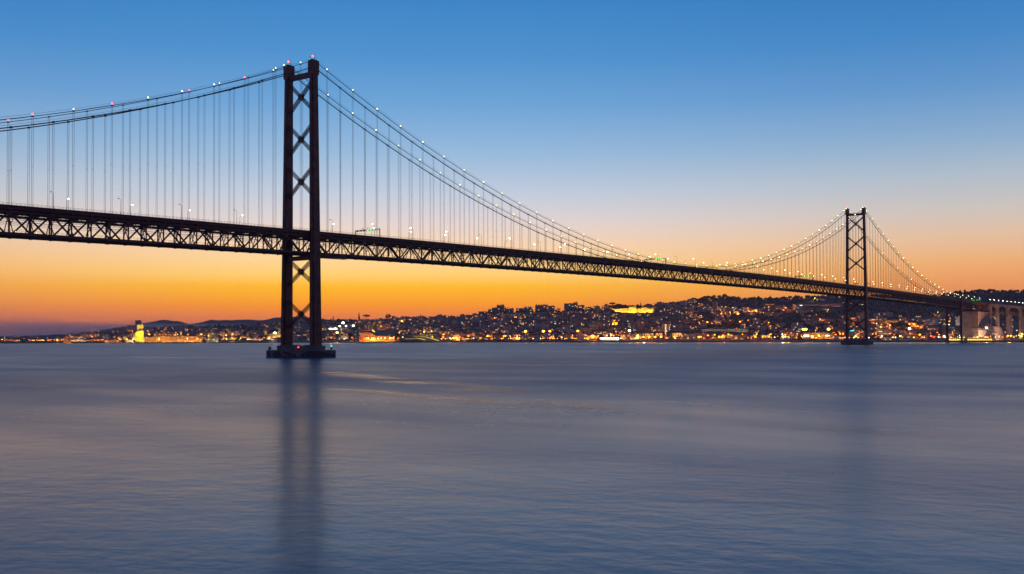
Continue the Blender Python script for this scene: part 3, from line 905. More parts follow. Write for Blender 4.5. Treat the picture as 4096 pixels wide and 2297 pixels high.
for nm, sz in (('small', (1.5, .25, 1.7)), ('wide', (2.6, .25, 1.6))):
    for e in ('winw', 'winy', 'winc'):
        mb = MB(); mb.box((0, 0, 0), sz); WIN[nm, e] = mb.mesh('lit_window', EM[e])
def local_frame(p, rz, name, **kw):
    return empty(name, p, rz, **kw)
def facade_windows(root, w, h, d, rows, cols, ww, wh, z0, m, y=None, name='windows', x0=None, x1=None, z1=None):
    """recessed-looking window strips as one joined part"""
    mb = MB(); y = -d / 2 - .04 if y is None else y
    x0 = -w / 2 if x0 is None else x0; x1 = w / 2 if x1 is None else x1; z1 = h if z1 is None else z1
    for j in range(rows):
        for i in range(cols):
            mb.box((x0 + (i + .5) * (x1 - x0) / cols, y, z0 + (j + .5) * (z1 - z0) / rows), (ww, .12, wh))
    return mb.build(name, m, root, kind='stuff')

def hip(mb, w, d, z0, hh, ov=.5, ridge=.5):
    x, y = w / 2 + ov, d / 2 + ov; rx = max(0.3, x - y * 1.0) if ridge else x
    mb.add([(-x, -y, z0), (x, -y, z0), (x, y, z0), (-x, y, z0), (-rx, 0, z0 + hh), (rx, 0, z0 + hh)], [(0, 1, 5, 4), (1, 2, 5), (2, 3, 4, 5), (3, 0, 4), (3, 2, 1, 0)])
def gable(mb, w, d, z0, hh, ov=.4):
    x, y = w / 2 + ov, d / 2 + ov
    mb.add([(-x, -y, z0), (x, -y, z0), (x, y, z0), (-x, y, z0), (-x, 0, z0 + hh), (x, 0, z0 + hh)], [(0, 1, 5, 4), (1, 2, 5), (2, 3, 4, 5), (3, 0, 4), (3, 2, 1, 0)])

# ---- landmarks -----------------------------------------------------
def block(name, z, x0, x1, ytop, ybase, depth, wall, label, cat, roof='flat', push=0, win=None, lit=0, litm='winw', hmin=3, rz=None, sink=2.0, rows=None):
    """a building seen between two photo columns, standing where the photograph's base line meets the ground"""
    ua, vt = U(z, x0, ytop); ub, vb = U(z, x1, ybase)
    p, r = base((ua + ub) / 2, vb, 0, push)
    w = (ub - ua) * SCALE(r); q = ray((ua + ub) / 2, vt)
    zt_ = CZ + q[2] / math.hypot(q[0], q[1]) * r
    h = max(hmin, zt_ - p.z)
    rz = face_cam(p) if rz is None else rz
    o = empty(name, p, rz, label=label, cat=cat)
    hw = h if roof == 'flat' else h * .74
    mb = MB(); mb.box((0, depth / 2, (hw - sink) / 2), (w, depth, hw + sink)); mb.build('wall', wall, o)
    mb = MB()
    if roof == 'flat':
        mb.box((0, depth / 2, hw + .25), (w + .5, depth + .5, .5)); mb.box((w * .2, depth / 2, hw + 1.2), (min(6, w * .2), 4, 1.4)); mb.build('roof', MT['flatroof'], o)
    else:
        (hip if roof == 'hip' else gable)(mb, w, depth, hw, h - hw)
        mb.v = [(a, b_ + depth / 2, c) for a, b_, c in mb.v]; mb.build('roof', MT['tile'], o)
    cols = max(2, int(w / 4.2)); rows = rows or max(1, int(hw / 3.3))
    if win != 'none': facade_windows(o, w, hw, 0, rows, cols, w / cols * .42, hw / rows * .5, 0, MT['glass'], y=-.03)
    for _ in range(lit):
        i, j = rnd.randrange(cols), rnd.randrange(rows)
        put('lit_window', WIN['small' if w / cols < 4 else 'wide', litm if rnd.random() < .7 else 'winy'], o, (-w / 2 + (i + .5) * w / cols, -.12, (j + .5) * hw / rows))
    footprints.append(((ua + ub) / 2, (vt + vb) / 2, (ub - ua) / 2, (vb - vt) / 2))
    return o, w, h, r, p
def flood(o, w, h, col, power, n=2, dist=22, zz=1.0, size=100):
    """floodlights on the ground in front of a facade"""
    M_ = Matrix.Translation(o.location) @ Matrix.Rotation(o.rotation_euler.z, 4, 'Z')
    mb = MB()
    for i in range(n):
        x = -w / 2 + (i + .5) * w / n
        a = M_ @ Vector((x, -dist, zz)); b_ = M_ @ Vector((x, 0, h * .55))
        spot(a, b_, power / n, col, size)
        mb.box((x, -dist, zz - .6), (.6, .5, .8))
    mb.build('floodlight_housing', MT['black'], o)

# the ship-shaped monument
p, r = base(*U(1, 2400, 526)); s_ = SCALE(r); p.z = max(p.z, 2.7)
mon = empty('ship_monument', p, face_cam(p) + .0, label='tall floodlit yellow stone monument shaped like a ship prow on the far quay', cat='monument')
hm = 66 * s_
def X(x): return (x - 2400) / 4.293 * s_
def Z(y): return (526 - y) / 4.293 * s_
def poly(name, pts, d0, d1, m=MT['stone']):
    mb = MB(); mb.prism([(X(a), Z(b_)) for a, b_ in pts], d0, d1, lambda q, z, dd: (q, dd, z)); return mb.build(name, m, mon)
poly('tower_slab', [(2357, 526), (2457, 526), (2457, 243), (2357, 243)], 1, 9)
poly('sail', [(2345, 526), (2330, 480), (2328, 420), (2335, 370), (2352, 340), (2380, 322), (2400, 318), (2378, 345), (2366, 400), (2372, 526)], -2, .9)
poly('sail', [(2368, 526), (2356, 470), (2354, 410), (2362, 365), (2385, 335), (2420, 325), (2400, 350), (2388, 400), (2392, 526)], -4, -1.9)
poly('sail', [(2392, 526), (2382, 470), (2382, 400), (2395, 358), (2425, 334), (2456, 332), (2461, 420), (2461, 526)], -6, -2.8)
poly('prow', [(2345, 526), (2300, 470), (2284, 452), (2296, 440), (2330, 430), (2350, 450), (2362, 526)], -5, 2)
for i in range(6):
    mb = MB(); mb.tube([(X(2292 + i * 7), -1.5, Z(446 - i * 1)), (X(2292 + i * 7), -1.5, Z(424 - i * 3)), (X(2293 + i * 7), -1.5, Z(408 - i * 4))], [.9, .8, .4], 6); mb.build('carved_figure', MT['stone'], mon)
mb = MB(); mb.box((X(2390), 2, -.8), (46, 26, 2.2)); mb.build('plinth', MT['concrete'], mon)
flood(mon, 30, hm, (1.0, .66, .012), 1.1e5, 3, 24, 1.2, 110)
spot(mon.matrix_basis @ Vector((0, 0, 0)) + Matrix.Rotation(mon.rotation_euler.z, 3, 'Z') @ Vector((8, -48, 1.5)), mon.location + Vector((0, 0, hm * .85)), 3.2e5, (1.0, .66, .012), 45)
footprints.append((U(1, 2400, 400)[0], U(1, 2400, 400)[1], 30, 45))

A = {}
def B(key, *a, **k):
    A[key] = block(*a, **k); return A[key]
# left bank, from the photo's left edge to the near tower
B('tower_l', 'apartment_tower', 1, 2328, 2420, 138, 238, 14, WALLS['grey'], 'dark high-rise block on the skyline directly above the ship-shaped monument', 'tower block', push=300)
B('white_shed', 'terminal_building', 1, 1212, 1465, 457, 508, 18, WALLS['white'], 'long white two-storey quay building with three lit openings left of the monument', 'building', lit=3)
B('ochre_shed', 'quay_building', 1, 1475, 1742, 440, 500, 16, WALLS['ochre'], 'low orange-lit hall with a small gable right of the white quay building', 'building', roof='gable')
B('club', 'quay_building', 1, 1815, 2050, 458, 520, 16, WALLS['cream'], 'long low orange-lit building on the quay just left of the ship-shaped monument', 'building', roof='hip', lit=3)
B('pavil', 'pavilion', 1, 2160, 2275, 462, 520, 12, WALLS['cream'], 'small bright pitched-roof pavilion beside the foot of the ship-shaped monument', 'pavilion', roof='gable')
B('barn', 'quay_building', 1, 1100, 1210, 465, 520, 14, WALLS['ochre'], 'low orange shed touching the end of the white quay building', 'building', roof='gable')
for k_ in ('ochre_shed', 'club', 'pavil', 'barn'): flood(A[k_][0], A[k_][1], A[k_][2], OR, 2.2e4 if k_ != 'pavil' else 3e4, 2, 16)
flood(A['white_shed'][0], A['white_shed'][1], A['white_shed'][2], (1, .8, .5), 2.0e4, 2, 16)
B('mus1', 'arts_centre', 2, 292, 505, 388, 478, 40, WALLS['cream'], 'long low wing of the orange-lit stone arts centre nearest the monument', 'building', push=60)
B('mus2', 'arts_centre', 2, 508, 815, 372, 478, 40, WALLS['cream'], 'middle block of the orange-lit stone arts centre with dark square openings', 'building', push=70)
B('mus3', 'arts_centre', 2, 815, 1205, 380, 478, 40, WALLS['cream'], 'longest eastern block of the orange-lit stone arts centre behind cypress trees', 'building', push=60, rows=4)
B('museum_tower', 'flat_tower_building', 2, 918, 1078, 306, 380, 20, WALLS['pink'], 'tall square dull orange block rising behind the eastern arts centre wing', 'building', push=260, win='none')
for k_, q in (('mus1', 3.5e4), ('mus2', 6.5e4), ('mus3', 1.0e5)): flood(A[k_][0], A[k_][1], A[k_][2], (1, .33, .012), q * 1.3, 4, 24)
B('glasshall', 'exhibition_hall', 2, 1290, 1470, 415, 478, 18, WALLS['grey'], 'pale greenish-lit boxy hall on the quay right of the arts centre', 'hall', lit=3, litm='winy')
flood(A['glasshall'][0], A['glasshall'][1], A['glasshall'][2], (.9, .85, .35), 1.6e4, 2, 14)
B('spire', 'church', 2, 1556, 1765, 385, 430, 16, WALLS['ochre'], 'orange-lit long church with a slim spire left of the near tower', 'church', roof='gable')
o = A['spire'][0]; mb = MB(); w_ = A['spire'][1]; mb.box((-w_ / 2 + 2, 0, 9), (4, 4, 18)); mb.add([(-w_ / 2, -2, 18), (-w_ / 2 + 4, -2, 18), (-w_ / 2 + 4, 2, 18), (-w_ / 2, 2, 18), (-w_ / 2 + 2, 0, 28)], [(0, 1, 4), (1, 2, 4), (2, 3, 4), (3, 0, 4)]); mb.build('spire', MT['stone'], o)
flood(o, w_, 14, OR, 4e4, 2, 16)
B('ruin', 'chapel', 2, 1830, 1920, 362, 405, 14, WALLS['ochre'], 'small orange-lit gabled hall between the spired church and the monastery', 'chapel', roof='gable'); flood(A['ruin'][0], A['ruin'][1], A['ruin'][2], OR, 1.2e4, 1, 14)
B('monast', 'monastery', 2, 2215, 2520, 345, 405, 24, MT['stone'], 'long golden floodlit monastery with a bell tower partly hidden by the near tower', 'monastery', win=None)
o, w_, h_, r_, p_ = A['monast']; mb = MB(); mb.box((-w_ / 2 + 4, 8, h_ * 1.0), (8, 9, h_ * 2.0)); mb.tube([(-w_ / 2 + 4, 8, h_ * 2), (-w_ / 2 + 4, 8, h_ * 2.5)], [3.4, .4], 10); mb.build('bell_tower', MT['stone'], o)
mb = MB()
for i in range(16): mb.tube([(-w_ / 2 + 12 + i * (w_ - 14) / 15, .4, h_ + .4), (-w_ / 2 + 12 + i * (w_ - 14) / 15, .4, h_ + 3.2)], [.45, .08], 5)
mb.build('pinnacle', MT['stone'], o, kind='stuff')
flood(o, w_, h_ * 1.4, (1, .55, .06), 8e4, 3, 20)
# right of the near tower
B('wh1', 'warehouse', 3, 188, 325, 642, 700, 20, WALLS['pink'], 'dull pink warehouse below the stadium floodlights beside the near tower', 'warehouse')
B('wh2', 'warehouse', 3, 420, 598, 632, 700, 20, WALLS['white'], 'boxy white warehouse with an orange end below the stadium floodlights', 'warehouse')
B('wh3', 'warehouse', 3, 660, 765, 632, 690, 18, WALLS['pink'], 'pinkish square shed just left of the brick power station', 'warehouse')
flood(A['wh1'][0], 20, 8, OR, 6e3, 1, 14); flood(A['wh2'][0], 20, 8, (1, .6, .3), 9e3, 1, 14)
# stadium
p, r = base(*U(3, 260, 540)); st = empty('stadium', p, face_cam(p), label='low pale stadium stand under a row of blazing floodlights right of near tower', cat='stadium'); s_ = SCALE(r)
mb = MB(); w_ = 380 / 5.152 * s_
mb.prism([(0, 0), (14, 0), (14, 11), (0, 5)], -w_ / 2, w_ / 2, lambda q, z, dd: (dd, q, z)); mb.build('stand', MT['concrete'], st)
mb = MB(); mb.box((0, 9, 13.2), (w_ * .9, 12, .5)); mb.build('roof', MT['flatroof'], st)
flood(st, w_, 10, (1, .95, .5), 9e3, 2, 14)
# power station
p, r = base(*U(3, 900, 762)); s_ = SCALE(r); ps = empty('power_station', p, face_cam(p), label='brick power station blazing orange with four slim chimneys on the waterfront', cat='power station')
def PX(x): return (x - 900) / 5.152 * s_
def PZ(y): return (762 - y) / 5.152 * s_
def bx(name, x0, x1, y0, y1, d0, d1, m, par=ps):
    mb = MB(); mb.box(((PX(x0) + PX(x1)) / 2, (d0 + d1) / 2, (PZ(y0) + PZ(y1)) / 2), (abs(PX(x1) - PX(x0)), d1 - d0, abs(PZ(y0) - PZ(y1)))); return mb.build(name, m, par)
bx('boiler_hall', 815, 1000, 540, 766, 0, 26, MT['brick'])
bx('boiler_hall_roof', 822, 995, 575, 640, -3.2, -.02, MT['flatroof'])
bx('boiler_hall_roof', 812, 1000, 536, 541, -.6, 26.6, MT['flatroof'])
mb = MB(); mb.prism([(PX(985), PZ(766)), (PX(1100), PZ(766)), (PX(1100), PZ(640)), (PX(1085), PZ(605)), (PX(1058), PZ(592)), (PX(1030), PZ(585)), (PX(1005), PZ(598)), (PX(985), PZ(640))], -8, 18, lambda q, z, dd: (q, dd, z)); mb.build('turbine_hall', MT['brick'], ps)
mb = MB(); mb.prism([(PX(1090), PZ(766)), (PX(1150), PZ(766)), (PX(1150), PZ(650)), (PX(1120), PZ(612)), (PX(1090), PZ(650))], -6, 18, lambda q, z, dd: (q, dd, z)); mb.build('turbine_hall', MT['brick'], ps)
bx('low_hall', 1150, 1395, 655, 766, -4, 16, MT['brick'])
bx('low_hall', 1397, 1520, 668, 766, -4, 14, MT['brick'])
bx('low_hall_roof', 1148, 1398, 650, 656, -4.5, 16.5, MT['tile'])
bx('stair_tower', 1412, 1428, 625, 700, -5, 0, MT['brick'])
for x in (905, 962, 1012, 1060):
    mb = MB(); mb.tube([(PX(x), 12, PZ(545)), (PX(x), 12, PZ(448))], [1.5, 1.1], 10); mb.build('chimney', MT['concrete'] if x != 1012 else MT['brick'], ps)
bx('stair_tower', 1003, 1025, 490, 600, -2, 4, MT['brick'])
mb = MB()
for x in list(range(828, 985, 18)):
    mb.box((PX(x), -.3, PZ(556)), (2.2, .2, 2.6))
for x in range(1165, 1390, 21): mb.box((PX(x), -4.2, PZ(700)), (2.0, .2, 6.5))
for x in (1030, 1058, 1085): mb.box((PX(x), -8.2, PZ(690)), (2.6, .2, 8))
for x in (835, 870, 905, 940, 975): mb.box((PX(x), -.2, PZ(690)), (2.0, .2, 6))
mb.build('tall_window', MT['glass'], ps, kind='stuff')
for x, e, q in ((830, 766, 9e3), (880, 766, 5e3), (945, 760, 9e3), (1010, 760, 8e3), (1070, 760, 1.5e4), (1130, 760, 7e3), (1190, 760, 8e3), (1260, 760, 9e3), (1340, 760, 8e3), (1440, 760, 9e3), (1500, 760, 9e3)):
    c = ps.matrix_basis @ Vector((0, 0, 0)); R_ = Matrix.Translation(ps.location) @ Matrix.Rotation(ps.rotation_euler.z, 4, 'Z')
    spot(R_ @ Vector((PX(x), -12, 1.0)), R_ @ Vector((PX(x), 0, 10)), q, (1, .40, .02), 120)
spot(R_ @ Vector((PX(900), -30, 14)), R_ @ Vector((PX(980), 0, PZ(520))), 5e4, (1, .25, .05), 100)
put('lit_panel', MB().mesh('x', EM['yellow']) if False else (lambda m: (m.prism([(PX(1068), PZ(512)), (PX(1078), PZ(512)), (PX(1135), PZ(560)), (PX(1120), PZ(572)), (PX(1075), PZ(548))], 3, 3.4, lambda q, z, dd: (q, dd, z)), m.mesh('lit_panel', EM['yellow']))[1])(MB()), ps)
footprints.append((U(3, 1160, 650)[0], U(3, 1160, 650)[1], 75, 30))
# low curved museum
p, r = base(*U(3, 2050, 762)); s_ = SCALE(r); mm = empty('curved_museum', p, face_cam(p), label='very low shell-curved museum with a glowing line along its sloping roof edge', cat='museum')
def MX(x): return (x - 2050) / 5.152 * s_
def MZ(y): return (762 - y) / 5.152 * s_
mb = MB(); mb.prism([(MX(1640), 0), (MX(2450), 0), (MX(2430), MZ(745)), (MX(2330), MZ(712)), (MX(2200), MZ(680)), (MX(2050), MZ(660)), (MX(1930), MZ(655)), (MX(1800), MZ(670)), (MX(1700), MZ(700)), (MX(1645), MZ(730))], 0, 30, lambda q, z, dd: (q, dd, z)); mb.build('shell_roof', MT['concrete'], mm)
mb = MB(); mb.prism([(MX(1700), 0.3), (MX(2160), .3), (MX(2150), MZ(728)), (MX(2060), MZ(702)), (MX(1930), MZ(684)), (MX(1800), MZ(695)), (MX(1715), MZ(720))], -1.5, -.05, lambda q, z, dd: (q, dd, z)); mb.build('recessed_front', MT['flatroof'], mm)
for k_, pts in enumerate(([(1930, 652), (2050, 657), (2200, 677), (2330, 709), (2440, 745)], [(1980, 690), (2060, 704), (2110, 716), (2165, 733)])):
    mb = MB(); mb.tube([(MX(a), -1.9, MZ(b_) + .15) for a, b_ in pts], [.12, .16, .35, .6, .6] if k_ == 0 else [.2, .4, .5, .6], 6); mb.build('light_strip', EM['yellow'], mm)
mb = MB()
for i in range(26): mb.box((MX(1760 + i * 14 + rnd.uniform(-4, 4)), -1.7, MZ(rnd.choice((697, 704, 712)))), (.8, .3, .6))
mb.build('small_lights', EM['yellow'], mm, kind='stuff')
footprints.append((U(3, 2050, 700)[0], U(3, 2050, 700)[1], 82, 18))
# ridge blocks
B('r1', 'ridge_block', 4, 1152, 1235, 350, 440, 16, WALLS['grey'], 'westernmost of the stepped apartment blocks crowning the ridge', 'apartment block', push=200, lit=2)
B('r2', 'ridge_block', 4, 1232, 1365, 310, 440, 16, WALLS['grey'], 'tallest of the stepped apartment blocks crowning the ridge', 'apartment block', push=210, lit=3)
B('r3', 'ridge_block', 4, 1368, 1448, 350, 440, 16, WALLS['pink'], 'middling apartment block right beside the tallest of the ridge cluster', 'apartment block', push=205, lit=3)
B('r4', 'ridge_block', 4, 1450, 1524, 362, 440, 16, WALLS['grey'], 'easternmost apartment block of the stepped ridge cluster', 'apartment block', push=200, lit=2)
B('r5', 'ridge_block', 4, 1060, 1150, 380, 440, 14, WALLS['grey'], 'lower stepped block at the foot of the ridge cluster', 'apartment block', push=150, lit=4)
B('r6', 'ridge_block', 4, 920, 1058, 415, 460, 14, WALLS['pink'], 'lowest long block stepping down from the ridge cluster', 'apartment block', push=120, lit=3)
B('r7', 'ridge_block', 4, 1568, 1700, 362, 420, 16, WALLS['grey'], 'left half of the squat paired blocks between the cluster and the wide slab', 'apartment block', push=150, lit=3)
B('r8', 'ridge_block', 4, 1702, 1852, 346, 420, 16, WALLS['grey'], 'right half of the squat paired blocks, with more lit windows', 'apartment block', push=150, lit=7)
B('r9', 'ridge_block', 4, 1892, 2112, 308, 408, 18, WALLS['grey'], 'wide dark slab block with flat roof standing alone on the ridge', 'apartment block', push=120, lit=6)
B('r10', 'ridge_block', 4, 2114, 2228, 318, 408, 18, WALLS['pink'], 'slightly lower right wing of the wide dark slab block', 'apartment block', push=122, lit=3)
B('r11', 'ridge_block', 5, 28, 185, 192, 325, 18, WALLS['grey'], 'tall plain slab block on the ridge left of the palace', 'apartment block', push=100, lit=3)
B('r12', 'ridge_block', 5, 185, 262, 180, 325, 18, WALLS['pink'], 'narrow tallest block joined to the plain slab left of the palace', 'apartment block', push=101, lit=3)
B('r13', 'ridge_block', 5, 263, 378, 222, 325, 18, WALLS['pink'], 'lowest of the three joined slab blocks left of the palace', 'apartment block', push=100, lit=6)
for k_, x in (('r2', 1300), ('r8', 1780), ('r9', 2000), ('r12', 220)):
    o, w_, h_, r_, p_ = A[k_]
    mb = MB()
    for i in range(5): mb.box((-w_ * .4 + i * w_ * .2, 8, h_ + .5 + rnd.uniform(.8, 2.2)), (w_ * .1, 5, rnd.uniform(2.5, 4.5)))
    mb.bar((w_ * .3, 8, h_), (w_ * .3, 8, h_ + 8), .3); mb.build('rooftop_plant', MT['flatroof'], o)
# palace
o, w_, h_, r_, p_ = B('palace', 'palace', 5, 835, 1545, 280, 362, 30, MT['stone'], 'very long golden floodlit palace with corner pavilions below the treed skyline', 'palace', roof='flat', push=0, rows=2)
for a, b_, t_ in ((790, 840, 250), (1142, 1265, 240), (1535, 1592, 250)):
    x0 = ((a + b_) / 2 - 1190) / 4.293 * SCALE(r_); w2 = (b_ - a) / 4.293 * SCALE(r_); h2 = h_ + (280 - t_) / 4.293 * SCALE(r_)
    mb = MB(); mb.box((x0, 8, h2 / 2 - 1), (w2, 20, h2 + 2)); mb.build('corner_pavilion', MT['stone'], o)
    mb = MB(); mb.box((x0, 8, h2 + .3), (w2 + .8, 20.8, .6)); mb.build('pavilion_roof', MT['tile'], o)
x0 = (1395 - 1190) / 4.293 * SCALE(r_)
mb = MB(); mb.prism([(x0 - 9, h_), (x0 + 9, h_), (x0 + 7, h_ + 2.5), (x0, h_ + 5), (x0 - 7, h_ + 2.5)], -1, 6, lambda q, z, dd: (q, dd, z)); mb.build('pediment', MT['stone'], o)
flood(o, w_, h_, (1, .52, .015), 3.4e5, 8, 13, 3.0, 95)
# yellow church
o, w_, h_, r_, p_ = B('church', 'church', 5, 868, 930, 505, 565, 20, MT['stone'], 'small bright yellow church front with twin-tiered gable on the middle slope', 'church', win='none')
mb = MB(); mb.prism([(-w_ / 2, h_), (w_ / 2, h_), (0, h_ + 6)], 0, 12, lambda q, z, dd: (q, dd, z)); mb.build('gable', MT['stone'], o)
mb = MB(); mb.box((-w_ / 2 - 2.4, 2, h_ * .7), (4.2, 5, h_ * 1.4)); mb.tube([(-w_ / 2 - 2.4, 2, h_ * 1.4), (-w_ / 2 - 2.4, 2, h_ * 1.4 + 3)], [2, .2], 8); mb.build('bell_tower', MT['stone'], o)
mb = MB(); mb.box((0, -.1, 3), (2.6, .3, 5)); mb.build('door', MT['black'], o)
flood(o, w_, h_ * 1.3, (1, .6, .03), 4.0e4, 1, 16)
# lit waterfront pavilion
o, w_, h_, r_, p_ = B('glow', 'lit_pavilion', 5, 648, 965, 775, 830, 12, WALLS['white'], 'long flat riverside pavilion with a blinding white band of light on the quay', 'pavilion', win='none')
mb = MB(); mb.box((0, -.3, h_ - 1.9), (w_, .5, 3.3)); mb.build('light_band', EM['strip'], o)
mb = MB(); mb.box((w_ / 2 - 2.5, -.35, h_ - 4), (4, .5, 3.2)); mb.build('light_band', EM['strip'], o)
mb = MB()
for i in range(34): mb.box((-w_ / 2 + 4 + i * (w_ - 8) / 33, -.3, rnd.uniform(1.0, 2.8)), (.7, .3, .6))
mb.build('small_lights', EM['winy'], o, kind='stuff')
# midrise with lit stairwell
o, w_, h_, r_, p_ = B('mid', 'office_tower', 5, 1716, 1828, 545, 692, 18, WALLS['white'], 'pale eight-storey office tower with a column of lit stair windows', 'office block', push=10, rows=8)
for j in range(8):
    put('lit_window', WIN['wide', 'winy' if j < 5 else 'winw'], o, (0, -.2, h_ * (j + .5) / 8))
flood(o, w_, h_, (1, .7, .45), 7e3, 1, 30)
B('mid2', 'office_tower', 5, 1830, 1862, 540, 690, 22, WALLS['grey'], 'darker grey return wing of the pale eight-storey office tower', 'office block', push=20, lit=5, litm='winc')
def litoffice(key, z, x0, x1, yt, yb, rows, cols, frac, label, m='winw', depth=16, wall='grey', push=4):
    o, w_, h_, r_, p_ = B(key, 'office_building', z, x0, x1, yt, yb, depth, WALLS[wall], label, 'office building', push=push, rows=rows)
    for j in range(rows):
        for i in range(cols):
            if rnd.random() < frac: put('lit_window', WIN['small', m], o, (-w_ / 2 + (i + .5) * w_ / cols, -.2, (j + .55) * h_ / rows))
    return o
litoffice('of1', 5, 1415, 1560, 705, 775, 3, 9, .6, 'three-storey office with rows of lit windows left end of the lit office row', 'winw')
litoffice('of2', 5, 1600, 1725, 702, 770, 3, 9, .55, 'middle office of the row with bright top-floor windows by the quay road', 'winw')
litoffice('of3', 5, 1865, 2110, 698, 770, 3, 17, .6, 'longest office of the quay row with an unbroken line of lit windows', 'winw')
B('wallrow', 'low_block', 5, 1860, 2270, 640, 700, 14, WALLS['cream'], 'long plain pale block behind the lit quay offices', 'building', push=50)
# ropeworks
o, w_, h_, r_, p_ = B('rope', 'ropeworks', 6, 235, 955, 660, 722, 16, WALLS['white'], 'extremely long pale colonnaded building on the waterfront behind the lamps', 'building', push=30, rows=1)
mb = MB()
for i in range(70): mb.box((-w_ / 2 + i * w_ / 69, -.5, h_ / 2 - .6), (.5, .9, h_ - 1))
mb.build('pilaster', WALLS['white'], o, kind='stuff')
flood(o, w_, h_, (.8, .75, .35), 2.6e4, 5, 20)
# hospital
o, w_, h_, r_, p_ = B('hosp', 'hillside_hospital', 6, 1765, 2420, 262, 302, 14, WALLS['pink'], 'very long flat building high on the wooded hill with a white-lit left end', 'building', rows=2, push=0)
mb = MB(); mb.box((-w_ / 2 + 9, -.6, h_ * .35), (14, .6, 5)); mb.build('lit_front', EM['winc'], o)
flood(o, w_, h_, (1, .5, .3), 2.0e4, 4, 18); 
B('tv', 'broadcast_building', 6, 1215, 1385, 275, 370, 16, WALLS['grey'], 'dark mid-slope block with an orange light line along its roof', 'building', push=5, lit=5)
o, w_, h_, r_, p_ = A['tv']
for sx_ in (-.2, .25):
    mb = MB(); mb.box((w_ * sx_, -.4, h_ + .9), (w_ * .34, .5, .9)); mb.build('roof_light_line', EM['orangestrip'], o)
# orange quay warehouse
o, w_, h_, r_, p_ = B('ow', 'quay_warehouse', 6, 1845, 2295, 722, 812, 22, WALLS['ochre'], 'long orange-lit quay warehouse just left of the far tower with white lit signs', 'warehouse', rows=2)
mb = MB(); mb.box((w_ * -.385, -.3, h_ * .5), (11, .5, 3.8)); mb.build('lit_sign_board', EM['strip'], o)
mb = MB(); mb.box((w_ * .3, -.3, h_ * .52), (8, .5, 2.2)); mb.build('lit_sign_board', EM['strip'], o)
flood(o, w_, h_, (1, .42, .03), 7e4, 4, 16)
litoffice('dock', 6, 1180, 1300, 765, 800, 2, 8, .8, 'small quay cafe with a double row of orange lit windows', 'winw', 10, 'ochre')
# right part
B('o1', 'hillside_house', 7, 0, 130, 365, 430, 14, WALLS['pink'], 'long reddish terrace seen through the legs of the far tower', 'terrace', lit=2)
B('o2', 'hillside_house', 7, 385, 540, 375, 450, 14, WALLS['pink'], 'reddish terrace with a lit gable right behind the far tower', 'terrace', roof='gable', lit=2)
B('o3', 'orange_terrace', 7, 745, 985, 420, 480, 14, WALLS['ochre'], 'orange-lit terrace on the slope left of the lit domed church', 'terrace', lit=2)
o, w_, h_, r_, p_ = B('basil', 'church', 7, 1000, 1215, 465, 530, 18, WALLS['ochre'], 'orange-lit church with a small central bell gable above dark garden trees', 'church', roof='flat', rows=1)
mb = MB(); mb.prism([(w_ * .05, h_), (w_ * .4, h_), (w_ * .3, h_ + 4), (w_ * .22, h_ + 8), (w_ * .14, h_ + 4)], 0, 5, lambda q, z, dd: (q, dd, z)); mb.build('bell_gable', MT['stone'], o)
B('o4', 'orange_terrace', 7, 1220, 1380, 445, 560, 14, WALLS['ochre'], 'tall orange-lit house block right of the lit domed church', 'terrace', roof='hip', lit=1)
B('o5', 'orange_terrace', 7, 1380, 1512, 485, 590, 14, WALLS['ochre'], 'end block of the orange-lit hillside group above the quay', 'terrace', roof='hip', lit=1)
B('o6', 'orange_terrace', 7, 1610, 1775, 575, 620, 12, WALLS['pink'], 'low orange-lit house between the garden trees and the side pier', 'house', roof='hip', lit=1)
B('o7', 'pale_hall', 7, 560, 835, 605, 740, 18, WALLS['cream'], 'pale flat-roofed hall with two lit doors right of the far tower', 'hall', rows=3)
put('lit_window', WIN['wide', 'winc'], A['o7'][0], (-A['o7'][1] * .28, -.2, 10)); put('lit_window', WIN['wide', 'winc'], A['o7'][0], (-A['o7'][1] * .16, -.2, 10))
B('o8', 'pale_hall', 7, 1850, 1985, 525, 640, 16, WALLS['grey'], 'plain grey block left of the side pier', 'building', rows=3)
B('sgn', 'sign_building', 7, -10, 92, 650, 740, 14, WALLS['white'], 'quay building with a glowing cyan roof sign seen between the far tower legs', 'building', rows=2)
o, w_, h_, r_, p_ = A['sgn']
mb = MB(); mb.box((0, .3, h_ + 2.0), (w_ * .8, .3, 3)); mb.build('sign_board', MT['black'], o)
mb = MB()
for i, hh in enumerate((1.0, 1.0, 1.0, 1.6, 1.0, 2.0, 2.0)): mb.box((-w_ * .33 + i * w_ * .11, .05, h_ + .9 + hh / 2), (w_ * .07, .15, hh))
mb.build('sign_lettering', EM['cyan'], o)
for k_, q in (('o1', 9e3), ('o2', 1.2e4), ('o3', 2.5e4), ('basil', 3.5e4), ('o4', 2.6e4), ('o5', 2.4e4), ('o6', 1.6e4)): flood(A[k_][0], A[k_][1], A[k_][2], OR, q, 2, 16)
flood(A['o7'][0], 40, 10, (1, .55, .3), 8e3, 2, 16)
# crane tower with a column of white lights by the anchorage
p, r = base(*U(8, 1340, 980)); s_ = SCALE(r)
o = empty('lit_mast', p, face_cam(p), label='slim dark tower block with a vertical row of white lights behind the anchorage', cat='tower')
mb = MB(); mb.box((0, 4, 25), (7, 8, 52)); mb.build('wall', WALLS['grey'], o)
for i in range(9): 
    mb = MB(); mb.box((0, -.2, 51 - i * 5.2), (.9, .3, 1.0)); mb.build('stair_light', EM['strip'], o)
